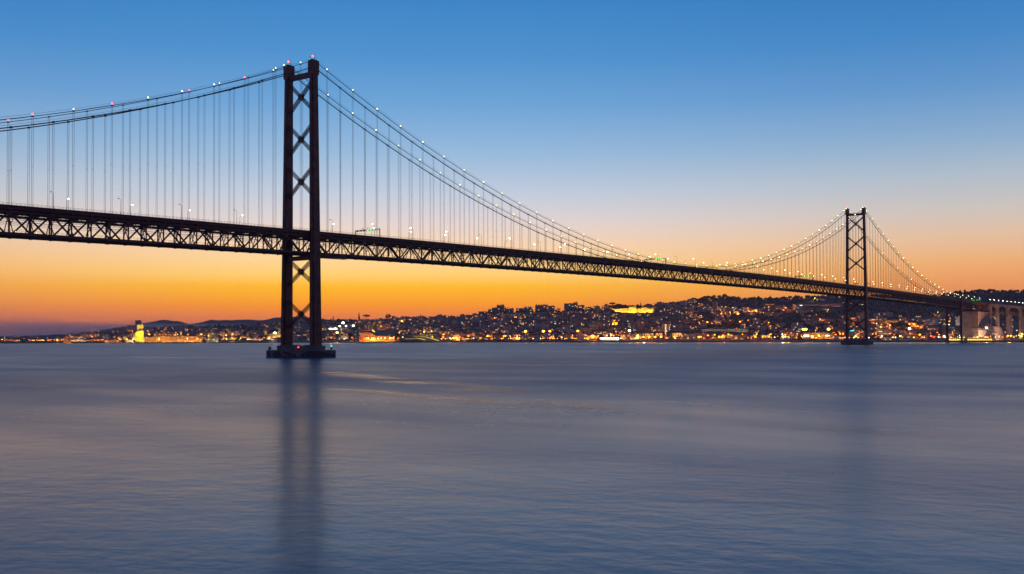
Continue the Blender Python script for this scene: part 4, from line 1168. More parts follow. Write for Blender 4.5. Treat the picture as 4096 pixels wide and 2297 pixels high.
# dockside restaurants and membrane canopy
p = Vector((-8, 1580, 2.7)); 
def quayrow(x0, x1, yq, label):
    o = empty('dock_restaurant', ((x0 + x1) / 2, yq, 2.7), 0, label=label, cat='restaurant'); w_ = x1 - x0
    mb = MB(); mb.box((0, 5, 2.2), (w_, 10, 4.6)); mb.build('wall', WALLS['ochre'], o)
    mb = MB(); gable(mb, w_, 10, 4.5, 1.6); mb.v = [(a, b_ + 5, c) for a, b_, c in mb.v]; mb.build('roof', MT['tile'], o)
    n = int(w_ / 3.6)
    for i in range(n):
        mb = MB(); mb.box((-w_ / 2 + (i + .5) * w_ / n, -.15, 1.7), (w_ / n * .8, .25, 2.6)); mb.build('lit_window', EM['yellow'], o)
        mb = MB(); mb.ico((-w_ / 2 + (i + .5) * w_ / n, -.8, 5.0), .36, 1); mb.build('eaves_lamp', EM['strip'], o)
quayrow(-34, -6, 1577, 'yellow-lit dockside restaurant with a row of white lamps left of the side pier')
quayrow(0, 42, 1578, 'long yellow-lit dockside restaurant with white eaves lamps below the membrane canopy')
cn = empty('membrane_canopy', (24, 1606, 2.6), face_cam((24, 1606)), label='fan-shaped pale fabric canopy on a funnel mast in front of the anchorage', cat='canopy')
n1_, n2_ = 26, 9
def fan_surface(fn, name, nu=26, nv=9, th=.25):
    mb = MB(); top = []; 
    for i in range(nu):
        for j in range(nv): top.append(fn(i / (nu - 1), j / (nv - 1)))
    bot = [(a, b_, c - th) for a, b_, c in top]; n = len(top); fs = []
    for i in range(nu - 1):
        for j in range(nv - 1):
            a = i * nv + j; fs.append((a, a + 1, a + nv + 1, a + nv)); fs.append((n + a, n + a + nv, n + a + nv + 1, n + a + 1))
    mb.add(top + bot, fs); return mb.build(name, MT['fabric'], cn)
fan_surface(lambda s, t_: (-20 + 46 * s, -9 + 18 * t_, 22.5 - 13 * s * s + 3.0 * math.sin(math.pi * (s * .9 + .1)) * (1 - (2 * t_ - 1) ** 2)), 'roof_membrane')
fan_surface(lambda s, t_: ((-17 + 20 * s) * (1 - t_) + -7 * t_ + 0 * s, -3 + 2 * math.sin(math.pi * s), (20.5 - 3.5 * s) * (1 - t_) + 1.0 * t_), 'funnel_membrane')
mb = MB(); mb.tube([(-7, 0, 0), (-14, 0, 21)], .35, 6); mb.tube([(18, -2, 0), (18, -2, 12)], .45, 6); mb.box((18, -2, 11.6), (15, 3, .5)); mb.build('mast', MT['galv'], cn)
flood(cn, 46, 16, (1, .85, .5), 2.0e4, 2, 12)
spot((60, 1590, 3), (10, 1650, 34), 2.2e5, (1, .42, .2), 120)
spot((44, 1740, 3.5), (0, 1760, 45), 9e4, (1, .5, .28), 140); spot((54, 1890, 3.5), (0, 1890, 45), 1e5, (1, .5, .28), 140)

# ---- lamps on the far bank -----------------------------------------
LL = {
1: "80,430,w2 225,418,o1 265,418,o2 325,418,o2 478,415,o2 518,405,o3 600,415,o2 760,420,o1 820,410,o1 265,460,o1 955,412,o2 1025,412,o1 1080,418,o2 1110,405,o3 1140,415,o2 1215,418,o2 1250,422,o2 1310,422,o1 1105,300,o2 1145,322,w1 1180,322,w1 1240,338,o2 1283,330,o3 1310,325,o2 1325,350,o1 1280,373,o2 1385,290,o1 1420,283,o1 1285,264,w1 1308,264,w1 1530,285,o1 1600,253,o3 1660,250,o3 1448,338,o2 1495,335,o2 1540,328,o2 1590,330,o3 1550,393,o3 1600,410,o1 1645,400,o1 1450,420,o1 1775,398,y3 1825,240,o2 1910,218,o2 1940,235,o2 1960,240,o2 1978,218,w1 1870,350,o2 1905,352,o2 1950,352,o2 1990,350,o2 1903,393,o3 2070,393,o2 2108,350,o2 2225,350,o2 2250,390,o2 2280,392,o2 2250,310,o3 2275,325,o3 2535,320,o3 1760,460,y2 2290,495,w4 2175,510,y4 2115,400,r1 35,520,y3 490,525,o2 985,515,y3 1085,525,y2 1150,515,y2 1340,515,y2 835,512,o2 1970,522,y2 2050,522,y2 2085,520,y2 630,532,o1 720,518,y1",
2: "385,355,y4 472,362,o2 558,358,o2 597,358,o2 647,356,o3 795,360,o4 893,358,o2 1000,358,o4 920,377,w2 990,455,w3 1208,350,o4 1323,370,y3 1345,355,o3 1512,353,w2 1605,368,y4 1712,342,o4 1697,410,y3 1835,410,y3 1980,408,y2 2020,345,w2 2065,415,y1 2180,417,y2 2265,250,y3 2305,250,y3 2325,248,y2 2297,412,o3 2285,452,w4 2377,450,w6 1145,462,y3 355,300,o3 517,298,o2 600,292,o3 620,305,o2 478,242,o1 755,272,o2 845,255,o3 908,247,y1 1125,270,y2 1200,245,y1 1665,290,o2 1868,298,o3 1980,305,o1 2130,260,o2 2155,213,o1 2420,305,o1 2095,292,o1 680,258,w1 1800,205,r1 1640,207,r1 1870,205,r1 540,460,y4 1605,455,y3 1560,460,y2 1470,462,y2 1730,465,y2 2375,175,o2",
3: "215,500,w6 310,495,w6 175,498,w4 265,500,w4 345,503,w3 405,443,w5 475,380,w7 538,438,w5 685,437,w6 360,502,y2 55,500,y3 70,503,y2 355,742,y6 300,740,y2 395,715,y1 110,718,o2 168,682,o2 230,680,o3 540,713,o3 658,680,o3 740,738,y2 345,585,y2 1255,445,o4 1205,485,o2 1035,360,o3 945,363,o2 890,385,y2 855,370,y1 1590,355,o5 1688,342,y5 1740,332,y2 1720,350,w2 1810,335,o3 1833,315,o3 1860,310,o3 1888,300,o3 1860,347,o2 1465,278,y2 2127,267,y2 2225,265,o3 2078,398,w2 2105,388,y1 2138,405,w2 2170,392,y2 2240,402,y2 2278,398,y2 2148,560,y4 2300,550,y4 2275,505,y2 2310,510,y2 2410,500,o3 2315,660,o4 2200,635,y1 1705,670,y3 1625,628,y2 1720,605,y2 1530,665,o3 1450,705,y5 1510,690,y4 1340,690,y4 1065,700,y4 1110,715,y4 1000,725,y4 830,725,y4 960,720,y3 1200,720,y3 1260,725,y3",
4: "50,520,o2 127,853,o4 320,815,o5 315,858,o4 425,848,o2 460,858,o3 520,840,o4 545,862,o3 570,845,o4 600,862,o3 648,840,o4 745,842,o5 452,810,o1 510,525,y1 652,670,y2 240,590,y1 800,555,w2 948,553,w2 1142,562,o2 1218,535,o3 1648,505,o3 1690,497,o2 1720,492,o3 1562,503,o2 1075,700,y2 1260,683,y2 1228,685,w1 655,738,w2 615,742,w1 820,718,w1 845,710,w1 965,712,y2 1075,838,o5 1115,848,o3 1150,840,o4 1198,882,y2 1290,845,o5 1350,845,o4 1350,882,y2 1468,845,o3 1488,830,o4 1518,880,o2 1588,845,o3 1635,843,o4 1728,833,y6 1795,843,o5 1690,655,o3 1812,655,o2 1945,655,o3 1580,658,o2 1695,740,o3 1820,740,o2 1830,878,o2 1670,878,o2 1900,762,o2 1960,843,o3 1978,840,o2 1985,878,o2 2033,780,y6 2143,835,o6 2160,876,o3 2140,745,o3 2205,745,o2 2235,742,o2 2270,740,o3 2305,745,o2 2340,742,o2 2305,838,o2 2355,843,o4 2348,915,w3 2158,692,o2 2533,835,o3 1950,593,o2 1840,452,o1 2442,455,o3 2500,450,o4 2552,440,o3 430,912,y3 480,910,y3 520,912,y3 655,885,y2 820,862,y2 880,862,y2 940,912,y2 970,912,y2 600,885,o2",
5: "262,770,o6 498,765,o5 535,745,o3 515,788,o2 172,748,o3 358,750,o3 602,755,o3 595,815,r3 765,713,o2 825,712,o3 797,712,o1 825,755,o3 880,755,o3 890,748,o2 1012,750,o2 1052,752,o3 1150,735,w6 1110,742,o4 1280,752,y4 1305,740,y3 1297,798,o5 1395,798,o5 1492,798,o5 1592,798,o5 1692,798,o5 1490,740,o3 1520,750,o2 1758,750,o2 1780,742,o2 1930,740,o3 2137,733,o4 2250,745,o2 2298,740,o2 2342,797,o5 2378,797,o4 2500,745,o4 1920,798,y3 83,370,o3 140,365,o4 192,355,o4 245,348,o2 298,340,o4 608,270,y4 435,290,o2 490,305,o2 510,313,o2 565,305,o4 633,305,o4 698,303,o3 780,290,o2 822,418,w3 632,412,o4 640,462,w2 808,552,w2 945,597,y2 932,633,o3 920,680,y2 910,692,o2 1525,607,w2 1660,348,w2 1465,237,o2 1567,217,o3 1500,212,y1 1750,193,w3 1770,190,w3 1915,212,y1 2090,215,y3 2142,213,y1 2185,215,y3 2265,232,y2 2340,197,o3 2390,203,y2 2298,160,y2 2380,253,y4 2503,262,y2 2487,212,y2 2000,380,o3 2053,340,w3 2088,352,y2 2185,365,o2 2237,388,o3 2380,400,o3 1855,300,y1 2145,565,o3 2345,520,o3 2355,548,o3 2485,517,o5 1268,490,o3 2250,300,y1 1190,385,y1 1285,420,y1 1200,437,y1",
6: "178,262,o2 222,262,o2 240,270,y1 108,293,y2 217,313,y3 330,323,y2 475,318,o3 540,318,y4 570,330,y2 610,315,o3 313,275,y2 585,230,y2 715,325,w4 915,392,o4 972,385,o4 1033,380,o4 1065,387,o2 1087,372,o4 673,403,o4 800,425,o6 732,403,y1 485,405,y1 540,415,o4 600,413,o3 415,408,o2 450,408,o2 1058,418,y1 1150,410,o2 1207,408,o3 1282,408,o3 1357,408,o3 1415,402,o2 1303,323,y2 1490,325,o4 1505,335,o3 1522,365,o3 1560,325,o4 185,560,y2 190,585,o3 313,558,o5 388,575,o3 525,593,o2 833,550,o5 960,530,o5 970,553,o5 945,560,o4 868,523,y1 1090,550,o2 1130,560,y1 1225,547,o2 1287,562,o4 1740,400,o2 2240,415,o3 2140,343,y2 2018,175,y4 2397,163,y2 2465,250,y2 1830,440,o1 1800,520,o3 1960,518,o2 2020,550,o4 2100,505,o3 2080,530,o4 2157,515,o3 2230,557,o2 1840,680,y6 2237,675,y6 182,815,o5 213,815,o4 325,768,o4 430,755,o4 392,762,o2 565,765,o4 505,815,o5 550,812,o5 583,813,o3 648,750,o4 702,765,o3 803,765,o4 870,750,o4 1053,765,o3 1095,748,o4 1073,807,o5 1193,807,o3 1300,760,o3 1320,748,o4 1298,807,o3 1505,748,w3 1550,757,o4 1512,813,y5 1553,812,w3 1597,807,o3 1740,743,o3 1875,810,y6 1980,810,y5 1988,743,o2 2082,753,o3 2350,755,o4 2420,740,o4 2467,742,o4 95,768,o2 140,763,o2 2160,345,w2 690,813,o1 642,825,o1",
7: "75,480,o5 30,82,y2 200,100,w2 240,100,w2 265,100,w2 175,705,o4 145,710,o2 115,778,y4 637,567,o5 778,505,o3 825,533,o5 760,552,o3 1097,492,y4 1220,505,o4 1208,525,o3 1317,507,o4 1418,518,o3 1345,555,o4 1397,557,o4 495,700,o4 518,680,o3 535,708,o3 730,697,o2 825,700,o3 905,720,y1 1015,700,o2 1037,750,y4 1112,682,o3 1160,695,o3 1230,705,o3 1225,785,w5 1438,723,o5 1495,765,o1 1630,683,o2 1665,697,o3 1733,733,r3 1675,797,r4 1797,683,o3 1958,678,o4 1940,773,w4 1590,558,o1 1810,262,y3 1935,512,w2 1988,515,w3 2032,517,w4 668,483,o2 730,475,y2 550,490,y3 490,480,o3 110,570,y3 2465,378,y2 2490,378,y2 2065,385,o2 1855,470,w1 655,775,w3 1750,770,o2 1095,410,o2 1140,390,o2",
8: "1815,1140,o5 1930,1150,o3 1600,1152,o3 1475,1140,o3 1565,1232,w5 1635,1220,y2 1790,1218,y2 1930,1190,y2 2020,1190,o2 2065,1195,r2 2100,1195,w2 2210,1168,y4 2150,1190,y3 1690,850,y2 1710,862,y2 1715,888,w2 1935,888,y2 1925,963,y2 1950,1230,y3 2000,1215,y3 1350,1080,w1 1350,1140,w1"}
lamps = []
for z_, txt in LL.items():
    for tk in txt.split():
        x, y, c = tk.split(','); u, v = U(z_, float(x), float(y)); lamps.append((u, v, c[0], int(c[1])))
lamps.sort(key=lambda e: -e[3])
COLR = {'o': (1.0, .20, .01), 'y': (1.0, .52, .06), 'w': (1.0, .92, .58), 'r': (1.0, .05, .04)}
GLOW_BALL = {}
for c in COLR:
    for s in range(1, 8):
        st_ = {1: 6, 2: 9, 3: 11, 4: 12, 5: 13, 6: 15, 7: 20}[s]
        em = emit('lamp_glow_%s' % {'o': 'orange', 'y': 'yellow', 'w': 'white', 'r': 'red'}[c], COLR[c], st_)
        mb = MB(); mb.ico((0, 0, 0), {1: .6, 2: .9, 3: 1.2, 4: 1.5, 5: 2.0, 6: 2.8, 7: 3.8}[s], 1 if s < 4 else 2, sq=(1, 1, .7)); GLOW_BALL[c, s] = mb.mesh('lamp_glow_ball', em)  # oversized emissive balls: each lamp's bloom is built into its shape
mb = MB(); mb.tube([(0, 0, -1), (0, 0, 8)], [.16, .1], 5); FP = mb.mesh('lamp_post', MT['galv'])
mb = MB(); mb.tube([(0, 0, -1), (0, 0, 22)], [.4, .25], 6); mb.box((0, 0, 22), (3, .4, 1.4)); FP2 = mb.mesh('mast', MT['galv'])
ZN = [(0, 'at the misty west end'), (250, 'near the white quay building'), (520, 'around the ship-shaped monument'), (600, 'by the orange arts centre'), (830, 'by the spired church'),
      (1035, 'by the golden monastery'), (1280, 'under the stadium'), (1430, 'around the brick power station'), (1560, 'behind the low curved museum'), (1770, 'below the long western ridge'),
      (1960, 'below the stepped ridge blocks'), (2140, 'below the wide slab block'), (2260, 'below the three joined slabs'), (2430, 'below the palace'), (2640, 'by the pale office tower'),
      (2800, 'above the long colonnaded building'), (2990, 'below the roof-lit block'), (3190, 'by the orange quay warehouse'), (3390, 'beside the far tower'), (3560, 'around the bell-gabled church'),
      (3700, 'near the side pier'), (3880, 'by the anchorage block'), (3960, 'beneath the viaduct')]
def zone(u):
    r = ZN[0][1]
    for a, n in ZN:
        if u >= a: r = n
    return r
def shore_v(u): return 1369.5 if u > 3300 else np.interp(u, [0, 1100, 2300, 3300, 4096], [1375.5, 1371.5, 1369.5, 1367.5, 1365.6])
def band(u, v):
    dv = shore_v(u) - v
    return 'on the quay' if dv < 18 else 'in the streets behind the quay' if dv < 38 else 'on the middle slope' if dv < 75 else 'high on the slope'
names = {}
rest = {}
entries = []
for i, (u, v, c, s) in enumerate(lamps):
    up = 8.0 if s < 6 and not (c == 'w' and s >= 5) else 22.0
    if 1300 < u < 1430 and s >= 5 and v < 1325: up = 22.0
    p, r = hit(u, v, up)
    if up == 8.0: up = 8.0
    entries.append((u, v, c, s, up, p, r))
indiv = entries[:300]; others = entries[300:]
lab_cnt = {}
pend = []
for u, v, c, s, up, p, r in sorted(indiv, key=lambda e: e[0]):
    b_ = {'o': 'orange', 'y': 'yellow', 'w': 'white', 'r': 'red'}[c]
    adj = 'small' if s <= 2 else 'bright' if s <= 4 else 'blazing'
    kd = 'floodlight mast' if up > 10 else 'street lamp'
    pend.append((adj, b_, kd, band(u, v), zone(u), u, v, c, s, up, p, r))
from collections import Counter, defaultdict
tot = Counter((a[0], a[1], a[2], a[3], a[4]) for a in pend); seen = Counter()
for a in pend:
    key = a[:5]; seen[key] += 1
    pre = '' if tot[key] == 1 else ordn(seen[key]) + ' '
    label = (pre + '%s %s %s %s %s' % key)
    if pre: label = label.replace(pre, pre) + ', from left'
    wds = label.split()
    if len(wds) > 16: label = label.replace('in the streets behind the quay', 'behind the quay')
    if len(label.split()) > 16: label = label.replace(', from left', '')
    adj, b_, kd, bd, zn, u, v, c, s, up, p, r = a
    o = empty('floodlight_mast' if up > 10 else 'quay_lamp', p, 0, label=label, cat='floodlight' if up > 10 else 'street lamp', group='floodlight masts on the far bank' if up > 10 else 'street lamps on the far bank')
    put('mast' if up > 10 else 'lamp_post', FP2 if up > 10 else FP, o); put('lamp_glow_ball', GLOW_BALL[c, s], o, (0, 0, up + .5 - (0.0)))
    if s >= 3: point(p + Vector((0, 0, up - 2.2)), {3: 14000, 4: 24000, 5: 42000, 6: 70000, 7: 80000}[s] * (1.0 if c != 'w' else .8), {'o': (1, .33, .04), 'y': (1, .6, .12), 'w': (1, .9, .65), 'r': (1, .05, .03)}[c])
mb = MB()
for u, v, c, s, up, p, r in others:
    mb.mi = 'oywr'.index(c); mb.ico((p.x, p.y, p.z + up), .5, 1)
if mb.v: mb.build('distant_lights', [emit('distant_glow', COLR[c], 8) for c in 'oywr'], None, kind='stuff')

# ---- houses and apartment blocks over the slopes ------------------------------
def sky_v(u):
    d = u / K
    return float(np.interp(d, _dt, _ridge_y)) * K
def density(u, v):
    d = u / K; dv = shore_v(u) - v
    if dv < 6: return 0
    if d < 100: return .25 if dv < 14 else 0
    if d < 200: return .5 if dv < 22 else .05
    if d < 420: return .75 if dv > 14 else .45
    if d < 520: return .7
    if d < 700: return .5 if dv < 26 or v > sky_v(u) + 18 and d < 600 else .12
    if d < 900: return .25
    if d < 1100: return .55 if dv > 30 else .3
    if 1750 < d < 2110:
        if v < sky_v(u) + 42: return .03
        if 1252 < v < 1313: return .10
        if v <= 1252: return .8
        return .35
    if 1690 <= d <= 1750 and v < sky_v(u) + 20: return .15
    if d >= 2110:
        if v < 1268: return 0.0
        if v < 1285: return .5
        return .85
    if v < sky_v(u) + 8: return .3
    return .95
def blocked(u, v, w, h=0.0):
    """does something w wide and h tall (photo pixels) based at (u, v) stand before or inside a landmark?"""
    for cu, cv, hu, hv in footprints:
        if abs(u - cu) < hu + w * .5 and v > cv - hv - 1 and v - h < cv + hv * .80: return True
    return False
hr_ = random.Random(5)
cands = []
tries = 0
while len(cands) < 2700 and tries < 90000:
    tries += 1
    u = hr_.uniform(-150, 4250); sv = sky_v(np.clip(u, 0, 4096)); bv = shore_v(np.clip(u, 0, 4096)) - 7
    if bv - sv < 4: continue
    v = hr_.uniform(sv + 4, bv)
    if hr_.random() > density(np.clip(u, 1, 4095), v): continue
    if u > 3760 and v > 1262: 
        if hr_.random() > .35 or u > 3900: continue
    if 1040 < u < 1310 and v > 1340 and hr_.random() < .5: continue
    if blocked(u, v, 16): continue
    cands.append((u, v))
cands.sort(key=lambda e: -e[1])
houses = []
for u, v in cands:
    p, r = hit(u, v, 0)
    typ = hr_.random(); s_ = SCALE(r)
    dv = shore_v(np.clip(u, 0, 4096)) - v
    if typ < .50: k, w, h, d = 'house', hr_.uniform(9, 18), hr_.uniform(6.5, 11), hr_.uniform(9, 13)
    elif typ < .85: k, w, h, d = 'apartment_block', hr_.uniform(16, 34), hr_.uniform(11, 19), hr_.uniform(11, 16)
    elif typ < .93: k, w, h, d = 'tower_block', hr_.uniform(14, 20), hr_.uniform(20, 30), hr_.uniform(13, 16)
    else: k, w, h, d = 'warehouse', hr_.uniform(28, 55), hr_.uniform(6, 9), hr_.uniform(15, 24)
    if k == 'tower_block' and (u < 1700 or dv < 30): k, w, h, d = 'apartment_block', 24, 13, 12
    if v < sky_v(np.clip(u, 0, 4096)) + 14 and k == 'tower_block': k, h = 'apartment_block', 10
    w *= .86; h *= .88
    if u < 2300 and v < sky_v(np.clip(u, 0, 4096)) + 12: h *= .62; k = 'house' if k == 'tower_block' else k
    wc = hr_.choices(['white', 'cream', 'pink', 'grey', 'ochre'], [3, 3, 2, 2.5, 1])[0]
    rf = 'hip' if (k == 'house' and hr_.random() < .7) or (k == 'apartment_block' and hr_.random() < .35) else 'gable' if k in ('house', 'warehouse') else 'flat'
    if blocked(u, v, w / s_, (h + 1.5) / s_): continue
    houses.append(dict(u=u, v=v, p=p, r=r, k=k, w=w, h=h, d=d, c=wc, rf=rf, rz=face_cam(p) + hr_.uniform(-.55, .55), size=w * h / s_ ** 2 / 1, lit=hr_.choices([0, 1, 2, 4, 6], [4, 3, 3, 2, 1])[0] if k != 'warehouse' else 0))
houses.sort(key=lambda e: -e['size'])
def house_geo(e):
    w, h, d = e['w'], e['h'], e['d']
    hw = h if e['rf'] == 'flat' else h * .76
    wm_, rm, gm = MB(), MB(), MB()
    wm_.box((0, 0, (hw - 4) / 2), (w, d, hw + 4))
    if e['k'] == 'apartment_block' and w > 24: wm_.box((w * .2, -d / 2 - .6, (hw - 4) / 2), (w * .22, 1.2, hw + 3.6))
    if e['rf'] == 'flat':
        rm.box((0, 0, hw + .3), (w + .6, d + .6, .6)); rm.box((w * .15, d * .1, hw + 1.5), (3.4, 3.4, 1.9))
    elif e['rf'] == 'hip': hip(rm, w, d, hw, h - hw)
    else: gable(rm, w, d, hw, h - hw + 1)
    if e['rf'] != 'flat': rm.box((w * .25, d * .15, h * .98), (.9, .9, 2.2))
    rows = max(1, int(hw / 3.1)); cols = max(2, int(w / 3.8))
    for j in range(rows):
        for i in range(cols):
            gm.box((-w / 2 + (i + .5) * w / cols, -d / 2 - .03, (j + .55) * hw / rows), (1.3, .1, 1.5))
    return wm_, rm, gm, rows, cols, hw
KD = {'house': 'house', 'apartment_block': 'apartment block', 'tower_block': 'tower block', 'warehouse': 'shed'}
top = sorted(houses[:290], key=lambda e: e['u'])
def lkey(e):
    st = {'hip': 'tile-roofed', 'gable': 'gabled', 'flat': 'flat-roofed'}[e['rf']]
    lt = 'dark' if e['lit'] == 0 else 'well-lit' if e['lit'] >= 4 else 'part-lit'
    return (lt, e['c'], st, KD[e['k']], band(e['u'], e['v']), zone(e['u']))
tot = Counter(lkey(e) for e in top); seen = Counter()
for e in top:
    k_ = lkey(e); seen[k_] += 1
    pre = ordn(seen[k_]) + ' ' if tot[k_] > 1 else ''
    bd = 'behind the quay' if 'streets' in k_[4] else 'mid-slope' if 'middle' in k_[4] else 'high up' if 'high' in k_[4] else 'on the quay'
    zz = k_[5].replace('around the', 'near the').replace('below the', 'below the')
    label = pre + ' '.join(k_[:4]) + ' ' + bd + ' ' + zz
    if len(label.split()) > 16: label = label.replace('behind the quay', 'lowish')
    o = empty(e['k'], e['p'], e['rz'], label=label, cat=KD[e['k']], group={'house': 'houses on the far slopes', 'apartment_block': 'apartment blocks on the far slopes', 'tower_block': 'tower blocks on the far slopes', 'warehouse': 'sheds along the far bank'}[e['k']])
    a, b_, g, rows, cols, hw = house_geo(e)
    a.build('wall', WALLS[e['c']], o); b_.build('roof', MT['flatroof'] if e['rf'] == 'flat' else MT['tile'], o)
    g.build('windows', MT['glass'], o, kind='stuff')
    for _ in range(e['lit']):
        i, j = hr_.randrange(cols), hr_.randrange(rows)
        put('lit_window', WIN['small', hr_.choice(('winw', 'winw', 'winy', 'winc'))], o, (-e['w'] / 2 + (i + .5) * e['w'] / cols, -e['d'] / 2 - .12, (j + .55) * hw / rows))
sm = MB(); cols_ = list(WALLS.values())
for e in houses[290:]:
    a, b_, g, rows, cols, hw = house_geo(e)
    ca, sa = math.cos(e['rz']), math.sin(e['rz']); p = e['p']
    def tr(m, mi):
        sm.mi = mi; sm.add([(p.x + x * ca - y * sa, p.y + x * sa + y * ca, p.z + z) for x, y, z in m.v], m.f)
    tr(a, list(WALLS).index(e['c'])); tr(b_, 5 if e['rf'] == 'flat' else 6); tr(g, 7)
    for _ in range(e['lit']):
        w_ = MB(); i, j = hr_.randrange(cols), hr_.randrange(rows)
        w_.box((-e['w'] / 2 + (i + .5) * e['w'] / cols, -e['d'] / 2 - .12, (j + .55) * hw / rows), (1.5, .25, 1.7)); tr(w_, hr_.choice((8, 8, 9)))
sm.mi = 0
sm.build('distant_houses', cols_ + [MT['flatroof'], MT['tile'], MT['glass'], EM['winw'], EM['winy']], None, kind='stuff')

# ---- trees --------------------------------------------------------------------
tr_ = random.Random(3)
def crown_mesh(kind, seed):
    rn = random.Random(seed); mb = MB()
    if kind == 'broad':
        for _ in range(9): mb.ico((rn.uniform(-3.4, 3.4), rn.uniform(-3, 3), rn.uniform(4.2, 8.2)), rn.uniform(1.3, 2.4), 1, .3, (1.1, 1.1, .8), rn)
        R_, zc, hz_ = 5.0, 6.4, 3.4
    elif kind == 'umbrella':
        for _ in range(9): mb.ico((rn.uniform(-4.4, 4.4), rn.uniform(-3, 3), rn.uniform(8.0, 10.0)), rn.uniform(1.2, 2.0), 1, .3, (1.3, 1.3, .6), rn)
        R_, zc, hz_ = 5.8, 9.0, 1.9
    else:
        for k in range(6): mb.ico((rn.uniform(-.2, .2), rn.uniform(-.2, .2), 2.2 + k * 1.9), 1.5 - k * .2, 1, .25, (1, 1, 1.2), rn)
        R_, zc, hz_ = 1.6, 7.0, 6.0
    for _ in range(260 if kind != 'cypress' else 150):
        a, b_ = rn.uniform(0, 2 * math.pi), rn.uniform(-1, 1); rr = rn.uniform(.7, 1.08)
        q = math.sqrt(max(0, 1 - b_ * b_)); k = 1 if kind != 'cypress' else (1 - max(0, b_) * .75)
        c = Vector((R_ * q * math.cos(a) * rr * k, R_ * .85 * q * math.sin(a) * rr * k, zc + hz_ * b_ * rr))
        s = rn.uniform(.35, .75); n_ = Vector((rn.uniform(-1, 1), rn.uniform(-1, 1), rn.uniform(-.4, 1))).normalized(); t1 = n_.orthogonal().normalized() * s; t2 = n_.cross(t1).normalized() * s * .7
        mb.add([c - t1, c + t2, c + t1, c - t2], [(0, 1, 2, 3)])
    return mb.mesh('crown', MT['leaf'])
def trunk_mesh(kind, seed):
    rn = random.Random(seed); mb = MB(); hh = {'broad': 5.5, 'umbrella': 8.6, 'cypress': 3}[kind]
    mb.tube([(0, 0, -1.5), (.1, 0, hh * .5), (.2, .1, hh)], [.45, .33, .16], 6)
    if kind != 'cypress':
        for k in range(4):
            a = k * 1.6 + rn.random(); mb.tube([(.1, 0, hh * .6), (math.cos(a) * 1.4, math.sin(a) * 1.4, hh * .85), (math.cos(a) * 2.9, math.sin(a) * 2.6, hh * 1.08)], [.2, .14, .06], 5)
    return mb.mesh('trunk', MT['bark'])
CR = {(k, i): (crown_mesh(k, i * 7 + 1), trunk_mesh(k, i * 3)) for k in ('broad', 'umbrella', 'cypress') for i in range(3)}
def place_tree(u, v, kind, sc, label, up=0, group=None, push=0):
    p, r = hit(u, v, up)
    if push: 
        d = Vector((p.x - CX, p.y - CY, 0)).normalized(); p = p + d * push; p.z = ground(p.x, p.y)
    nm = {'broad': 'broadleaf_tree', 'umbrella': 'umbrella_pine', 'cypress': 'cypress_tree'}[kind]
    o = empty(nm, p, tr_.uniform(0, 6.28), label=label, cat='tree', group=group)
    c, t_ = CR[kind, tr_.randrange(3)]
    put('crown', c, o, scale=(sc, sc, sc * tr_.uniform(.85, 1.15))); put('trunk', t_, o, scale=(sc, sc, sc))
TR = []
# skyline trees (photo columns) by the ridge line, cypresses near the palace, quay trees
for x, k, sc in ((272, 'cypress', 1.5), (70, 'cypress', 1.0), (805, 'cypress', 2.2), (958, 'umbrella', 2.0), (1410, 'broad', 2.6), (1522, 'broad', 1.8), (1690, 'cypress', 1.1), (2070, 'cypress', 1.1)): TR.append((3, x, None, k, sc))
for x, k, sc in ((2300, 'umbrella', 1.0), (1200, 'cypress', .9)): TR.append((4, x, None, k, sc))
for x, k, sc in ((700, 'broad', 1.2), (760, 'broad', 1.9), (860, 'umbrella', 1.7), (905, 'broad', 1.6), (955, 'broad', 1.9), (1000, 'broad', 1.5), (1040, 'broad', 1.2), (1340, 'cypress', 1.2), (1620, 'broad', 1.2), (1690, 'broad', 1.1), (1900, 'broad', 1.1), (2100, 'umbrella', .9), (2230, 'umbrella', 1.2), (2270, 'umbrella', 1.3), (2400, 'broad', 1.8), (2470, 'broad', 2.0), (2520, 'broad', 1.8)): TR.append((5, x, None, k, sc))
for x, k, sc in ((100, 'umbrella', 1.3), (270, 'broad', 1.9), (330, 'broad', 1.7), (420, 'broad', 1.7), (500, 'broad', 1.8), (585, 'broad', 2.6), (640, 'broad', 1.7), (720, 'broad', 1.7), (810, 'cypress', 1.3), (1000, 'broad', 1.3), (1110, 'broad', 1.2), (1310, 'cypress', 1.2), (1530, 'cypress', 1.1), (2165, 'cypress', 1.1), (2310, 'broad', 1.1)): TR.append((6, x, None, k, sc))
for x, y, k, sc in ((1060, 440, 'cypress', .8), (1085, 445, 'cypress', .9), (1115, 435, 'cypress', 1.0), (2230, 420, 'broad', 1.2), (1250, 425, 'broad', .9)): TR.append((2, x, y, k, sc))
for x, y, k, sc in ((915, 470, 'broad', 1.2), (970, 470, 'broad', 1.1), (190, 480, 'broad', 1.0), (350, 490, 'broad', 1.0), (540, 490, 'broad', 1.0), (1380, 430, 'broad', 1.1)): TR.append((1, x, y, k, sc))
for x, y, k, sc in ((620, 690, 'broad', 1.4), (640, 730, 'broad', 1.3), (1590, 730, 'broad', 1.6)): TR.append((3, x, y, k, sc))
for x, y, k, sc in ((1510, 362, 'cypress', 1.2), (1540, 362, 'cypress', 1.1), (1400, 350, 'broad', 1.5), (1420, 350, 'broad', 1.3), (870, 360, 'broad', 1.0), (1920, 310, 'broad', 1.8), (1960, 305, 'broad', 1.8), (1740, 305, 'broad', 1.9), (1700, 330, 'broad', 1.6), (1250, 790, 'broad', 1.0)): TR.append((5, x, y, k, sc))
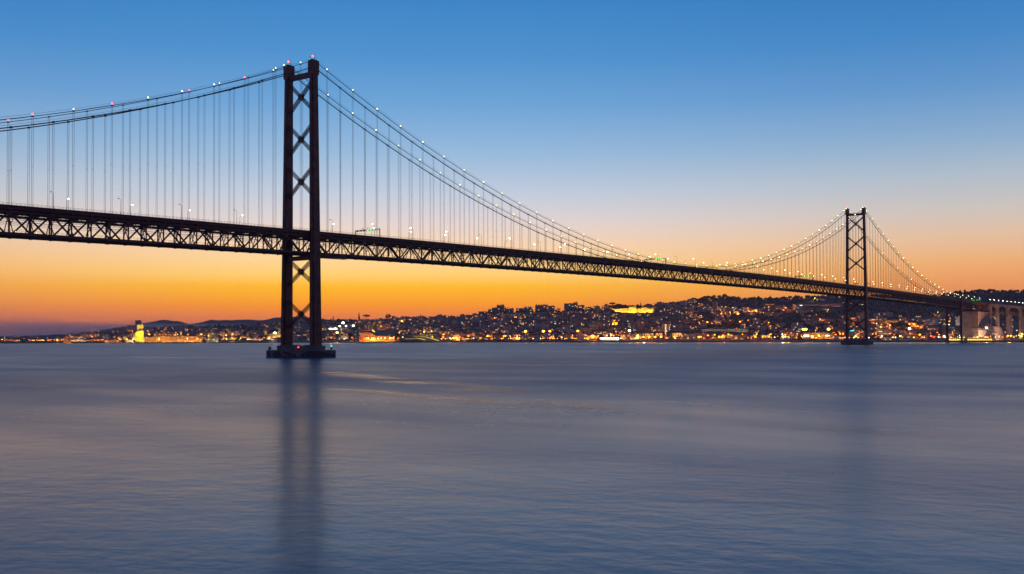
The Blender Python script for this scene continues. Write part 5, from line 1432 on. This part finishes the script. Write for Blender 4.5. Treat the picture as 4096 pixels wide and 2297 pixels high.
for x, y, k, sc in ((1790, 800, 'broad', 1.1), (2110, 805, 'broad', 1.1), (2240, 790, 'broad', 1.1), (2360, 790, 'broad', 1.1), (1420, 770, 'umbrella', 1.0)): TR.append((6, x, y, k, sc))
for x, y, k, sc in ((1545, 760, 'cypress', 1.9), (1860, 760, 'cypress', 2.2), (540, 770, 'broad', 1.2), (920, 610, 'broad', 1.6), (1000, 610, 'broad', 1.8), (1080, 620, 'broad', 1.7), (1170, 610, 'broad', 1.7), (960, 560, 'broad', 1.4), (1120, 580, 'broad', 1.5), (1040, 600, 'broad', 1.6), (1410, 780, 'broad', 1.1), (1700, 770, 'broad', 1.1)): TR.append((7, x, y, k, sc))
tl = []
for z_, x, y, k, sc in TR:
    u, _ = U(z_, x, 0); sky_ = y is None
    v = sky_v(u) + 2.5 if sky_ else U(z_, x, y)[1]
    tl.append((u, v, k, sc * (.8 if sky_ and k == 'broad' else 1), sky_))
tl.sort()
tkey = lambda e: ('large' if e[3] >= 1.6 else 'mid-sized' if e[3] >= 1.15 else 'small', {'broad': 'round-crowned tree', 'umbrella': 'umbrella pine', 'cypress': 'pointed cypress'}[e[2]], 'standing on the skyline' if e[4] else band(e[0], e[1]).replace('in the streets behind', 'behind'), zone(e[0]))
tot = Counter(map(tkey, tl)); seen = Counter()
for e in tl:
    k_ = tkey(e); seen[k_] += 1
    place_tree(e[0], e[1], e[2], e[3], (ordn(seen[k_]) + ' ' if tot[k_] > 1 else '') + 'dark ' + ' '.join(k_), group='single trees on the far bank')
# continuous woodland and garden greenery
wd = MB(); wr = random.Random(21)
n_ = 0
while n_ < 3400:
    u = wr.uniform(-300, 4400); uc = np.clip(u, 1, 4095); sv = sky_v(uc); bv = shore_v(uc) - 8
    if bv - sv < 5: continue
    v = wr.uniform(sv - .5, bv); de = density(uc, v)
    if wr.random() < min(.97, de * 1.08): continue
    if u > 3740 and v > 1330: continue
    if blocked(u, v, 2) and v > 0: continue
    if u < 330 and v < shore_v(u) - 26: continue
    p, r = hit(u, v, 0); s = wr.uniform(2.2, 5.2) * (1.2 if de < .2 else .85)
    if blocked(u, v, s * 2 / SCALE(r), s * 2 / SCALE(r)): continue
    wd.ico((p.x, p.y, p.z + s * wr.uniform(.5, 1.1)), s, 1, .35, (wr.uniform(.9, 1.5), wr.uniform(.9, 1.5), wr.uniform(.7, 1.15)), wr)
    if v < sv + 3:
        for _ in range(5):
            c = Vector((p.x + wr.uniform(-s, s) * 1.3, p.y, p.z + s * wr.uniform(.8, 2.0))); k = wr.uniform(.4, 1.1)
            wd.add([c + Vector((-k, 0, 0)), c + Vector((0, 0, -k)), c + Vector((k, .2, 0)), c + Vector((0, 0, k))], [(0, 1, 2, 3)])
    n_ += 1
for i in range(900):   # ragged tree line along the ridge
    u = wr.uniform(1290, 4300); uc = np.clip(u, 1, 4095)
    if density(uc, sky_v(uc) + 3) > .5 and wr.random() < .7: continue
    p, r = hit(u, sky_v(uc) + wr.uniform(0, 3), 0); s = wr.uniform(1.6, 3.4) if u < 2300 else wr.uniform(2.2, 4.6)
    wd.ico((p.x, p.y, p.z + s * wr.uniform(.6, 1.5)), s, 1, .4, (wr.uniform(.8, 1.5), 1, wr.uniform(.7, 1.6)), wr)
wd.build('woodland', MT['leaf'], None, kind='stuff')

# ---- fog bank over the river mouth at the west end
fg = bpy.data.materials.new('fog_bank'); fg.use_nodes = True
t = fg.node_tree; t.nodes.clear()
pv = t.nodes.new('ShaderNodeVolumePrincipled'); pv.inputs['Color'].default_value = (0.94, 0.84, 0.86, 1); pv.inputs['Density'].default_value = 0.0008; pv.inputs['Anisotropy'].default_value = 0.45
mo = t.nodes.new('ShaderNodeOutputMaterial'); t.links.new(pv.outputs[0], mo.inputs['Volume'])
fr = random.Random(8)
mb = MB()
for d, y, rx, rz_, rr in ((20, 850, 560, 48, 4300), (150, 850, 520, 46, 4900), (290, 848, 560, 50, 5500), (420, 842, 520, 44, 5900), (560, 838, 500, 36, 6300)):
    q = ray(d * K, y * K); hl_ = math.hypot(q[0], q[1]); a = math.atan2(q[1], q[0])
    c = (CX + rr * math.cos(a), CY + rr * math.sin(a), CZ + q[2] / hl_ * rr + 10)
    vs, fs = ICO[3]
    out = []
    for v in vs:
        k = 1 + .28 * noise.noise(Vector(v) * 1.7 + Vector((d, 0, 0)))
        out.append((c[0] + v[0] * rx * k, c[1] + v[1] * rx * k * .9, max(-.5, c[2] + v[2] * rz_ * k * (1.15 + .4 * noise.noise(Vector(v) * 3)))))
    mb.add(out, fs)
    m_ = MB(); m_.v, m_.f, m_.m = out, fs, [0] * len(fs)
    m_.build('fog_bank', fg, None, kind='stuff')

# ---- lighter current lines on the river
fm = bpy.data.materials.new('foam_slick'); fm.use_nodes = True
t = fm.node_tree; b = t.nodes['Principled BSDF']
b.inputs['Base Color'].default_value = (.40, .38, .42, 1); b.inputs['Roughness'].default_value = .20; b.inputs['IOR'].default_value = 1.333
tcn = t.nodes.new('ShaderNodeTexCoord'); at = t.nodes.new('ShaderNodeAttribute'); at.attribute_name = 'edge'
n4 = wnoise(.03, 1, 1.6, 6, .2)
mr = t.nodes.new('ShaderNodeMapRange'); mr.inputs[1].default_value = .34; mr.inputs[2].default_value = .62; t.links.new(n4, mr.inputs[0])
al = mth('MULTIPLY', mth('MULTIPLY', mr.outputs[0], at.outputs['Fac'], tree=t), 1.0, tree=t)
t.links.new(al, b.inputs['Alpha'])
def wpt(u, v):
    q = ray(u, v); t_ = -CZ / q[2]; return CX + q[0] * t_, CY + q[1] * t_
def slick(pts, wid, z, gain=1.0):
    P = [Vector((*wpt(x * K, y * K), z)) for x, y in pts]; Q = []
    for i in range(len(P) - 1):
        for k in range(8): Q.append(P[i].lerp(P[i + 1], k / 8))
    Q.append(P[-1]); n = len(Q); vs = []; ed = []
    for i, p in enumerate(Q):
        d = (Q[min(i + 1, n - 1)] - Q[max(i - 1, 0)]).normalized(); s = Vector((-d.y, d.x, 0)); w = wid[0] + (wid[1] - wid[0]) * i / n
        off = 2.2 * noise.noise(p * .02)
        for j in range(7):
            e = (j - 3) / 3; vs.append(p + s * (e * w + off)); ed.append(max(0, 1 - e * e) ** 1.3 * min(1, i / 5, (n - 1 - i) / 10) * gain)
    fs = [(i * 7 + j, i * 7 + j + 1, (i + 1) * 7 + j + 1, (i + 1) * 7 + j) for i in range(n - 1) for j in range(6)]
    me = bpy.data.meshes.new('water_slick'); me.from_pydata([tuple(v) for v in vs], [], fs); me.materials.append(fm)
    at_ = me.attributes.new('edge', 'FLOAT', 'POINT'); at_.data.foreach_set('value', ed)
    put('water_slick', me, kind='stuff')
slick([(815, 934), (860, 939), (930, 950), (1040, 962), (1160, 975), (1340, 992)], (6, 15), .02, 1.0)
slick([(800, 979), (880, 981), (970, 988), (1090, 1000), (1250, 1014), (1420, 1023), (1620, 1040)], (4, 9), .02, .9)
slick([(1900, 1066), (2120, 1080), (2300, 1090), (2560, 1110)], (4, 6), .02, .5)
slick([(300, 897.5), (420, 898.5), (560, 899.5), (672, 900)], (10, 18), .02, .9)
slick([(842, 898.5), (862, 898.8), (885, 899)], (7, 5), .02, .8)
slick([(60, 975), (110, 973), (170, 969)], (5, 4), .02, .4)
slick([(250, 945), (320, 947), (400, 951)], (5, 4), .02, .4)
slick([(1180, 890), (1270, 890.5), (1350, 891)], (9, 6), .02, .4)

# ---- countless small lights among the houses
lr = random.Random(77)
mb = MB(); n_ = 0
while n_ < 950:
    u = lr.uniform(10, 4080); sv = sky_v(u); bv = shore_v(u) - 5
    v = bv - (bv - sv) * lr.random() ** 1.3
    if lr.random() > density(u, v - 1) + .05 or blocked(u, v, 1): continue
    if 1115 < u < 1290: continue
    p, r = hit(u, v, 6)
    mb.mi = lr.choice((0, 0, 0, 0, 1, 1, 2)); mb.ico((p.x, p.y, p.z + 6.2), lr.uniform(.5, 1.05), 1); n_ += 1
mb.build('scattered_lights', [emit('distant_glow', COLR[c], 7) for c in 'oyw'], None, kind='stuff')
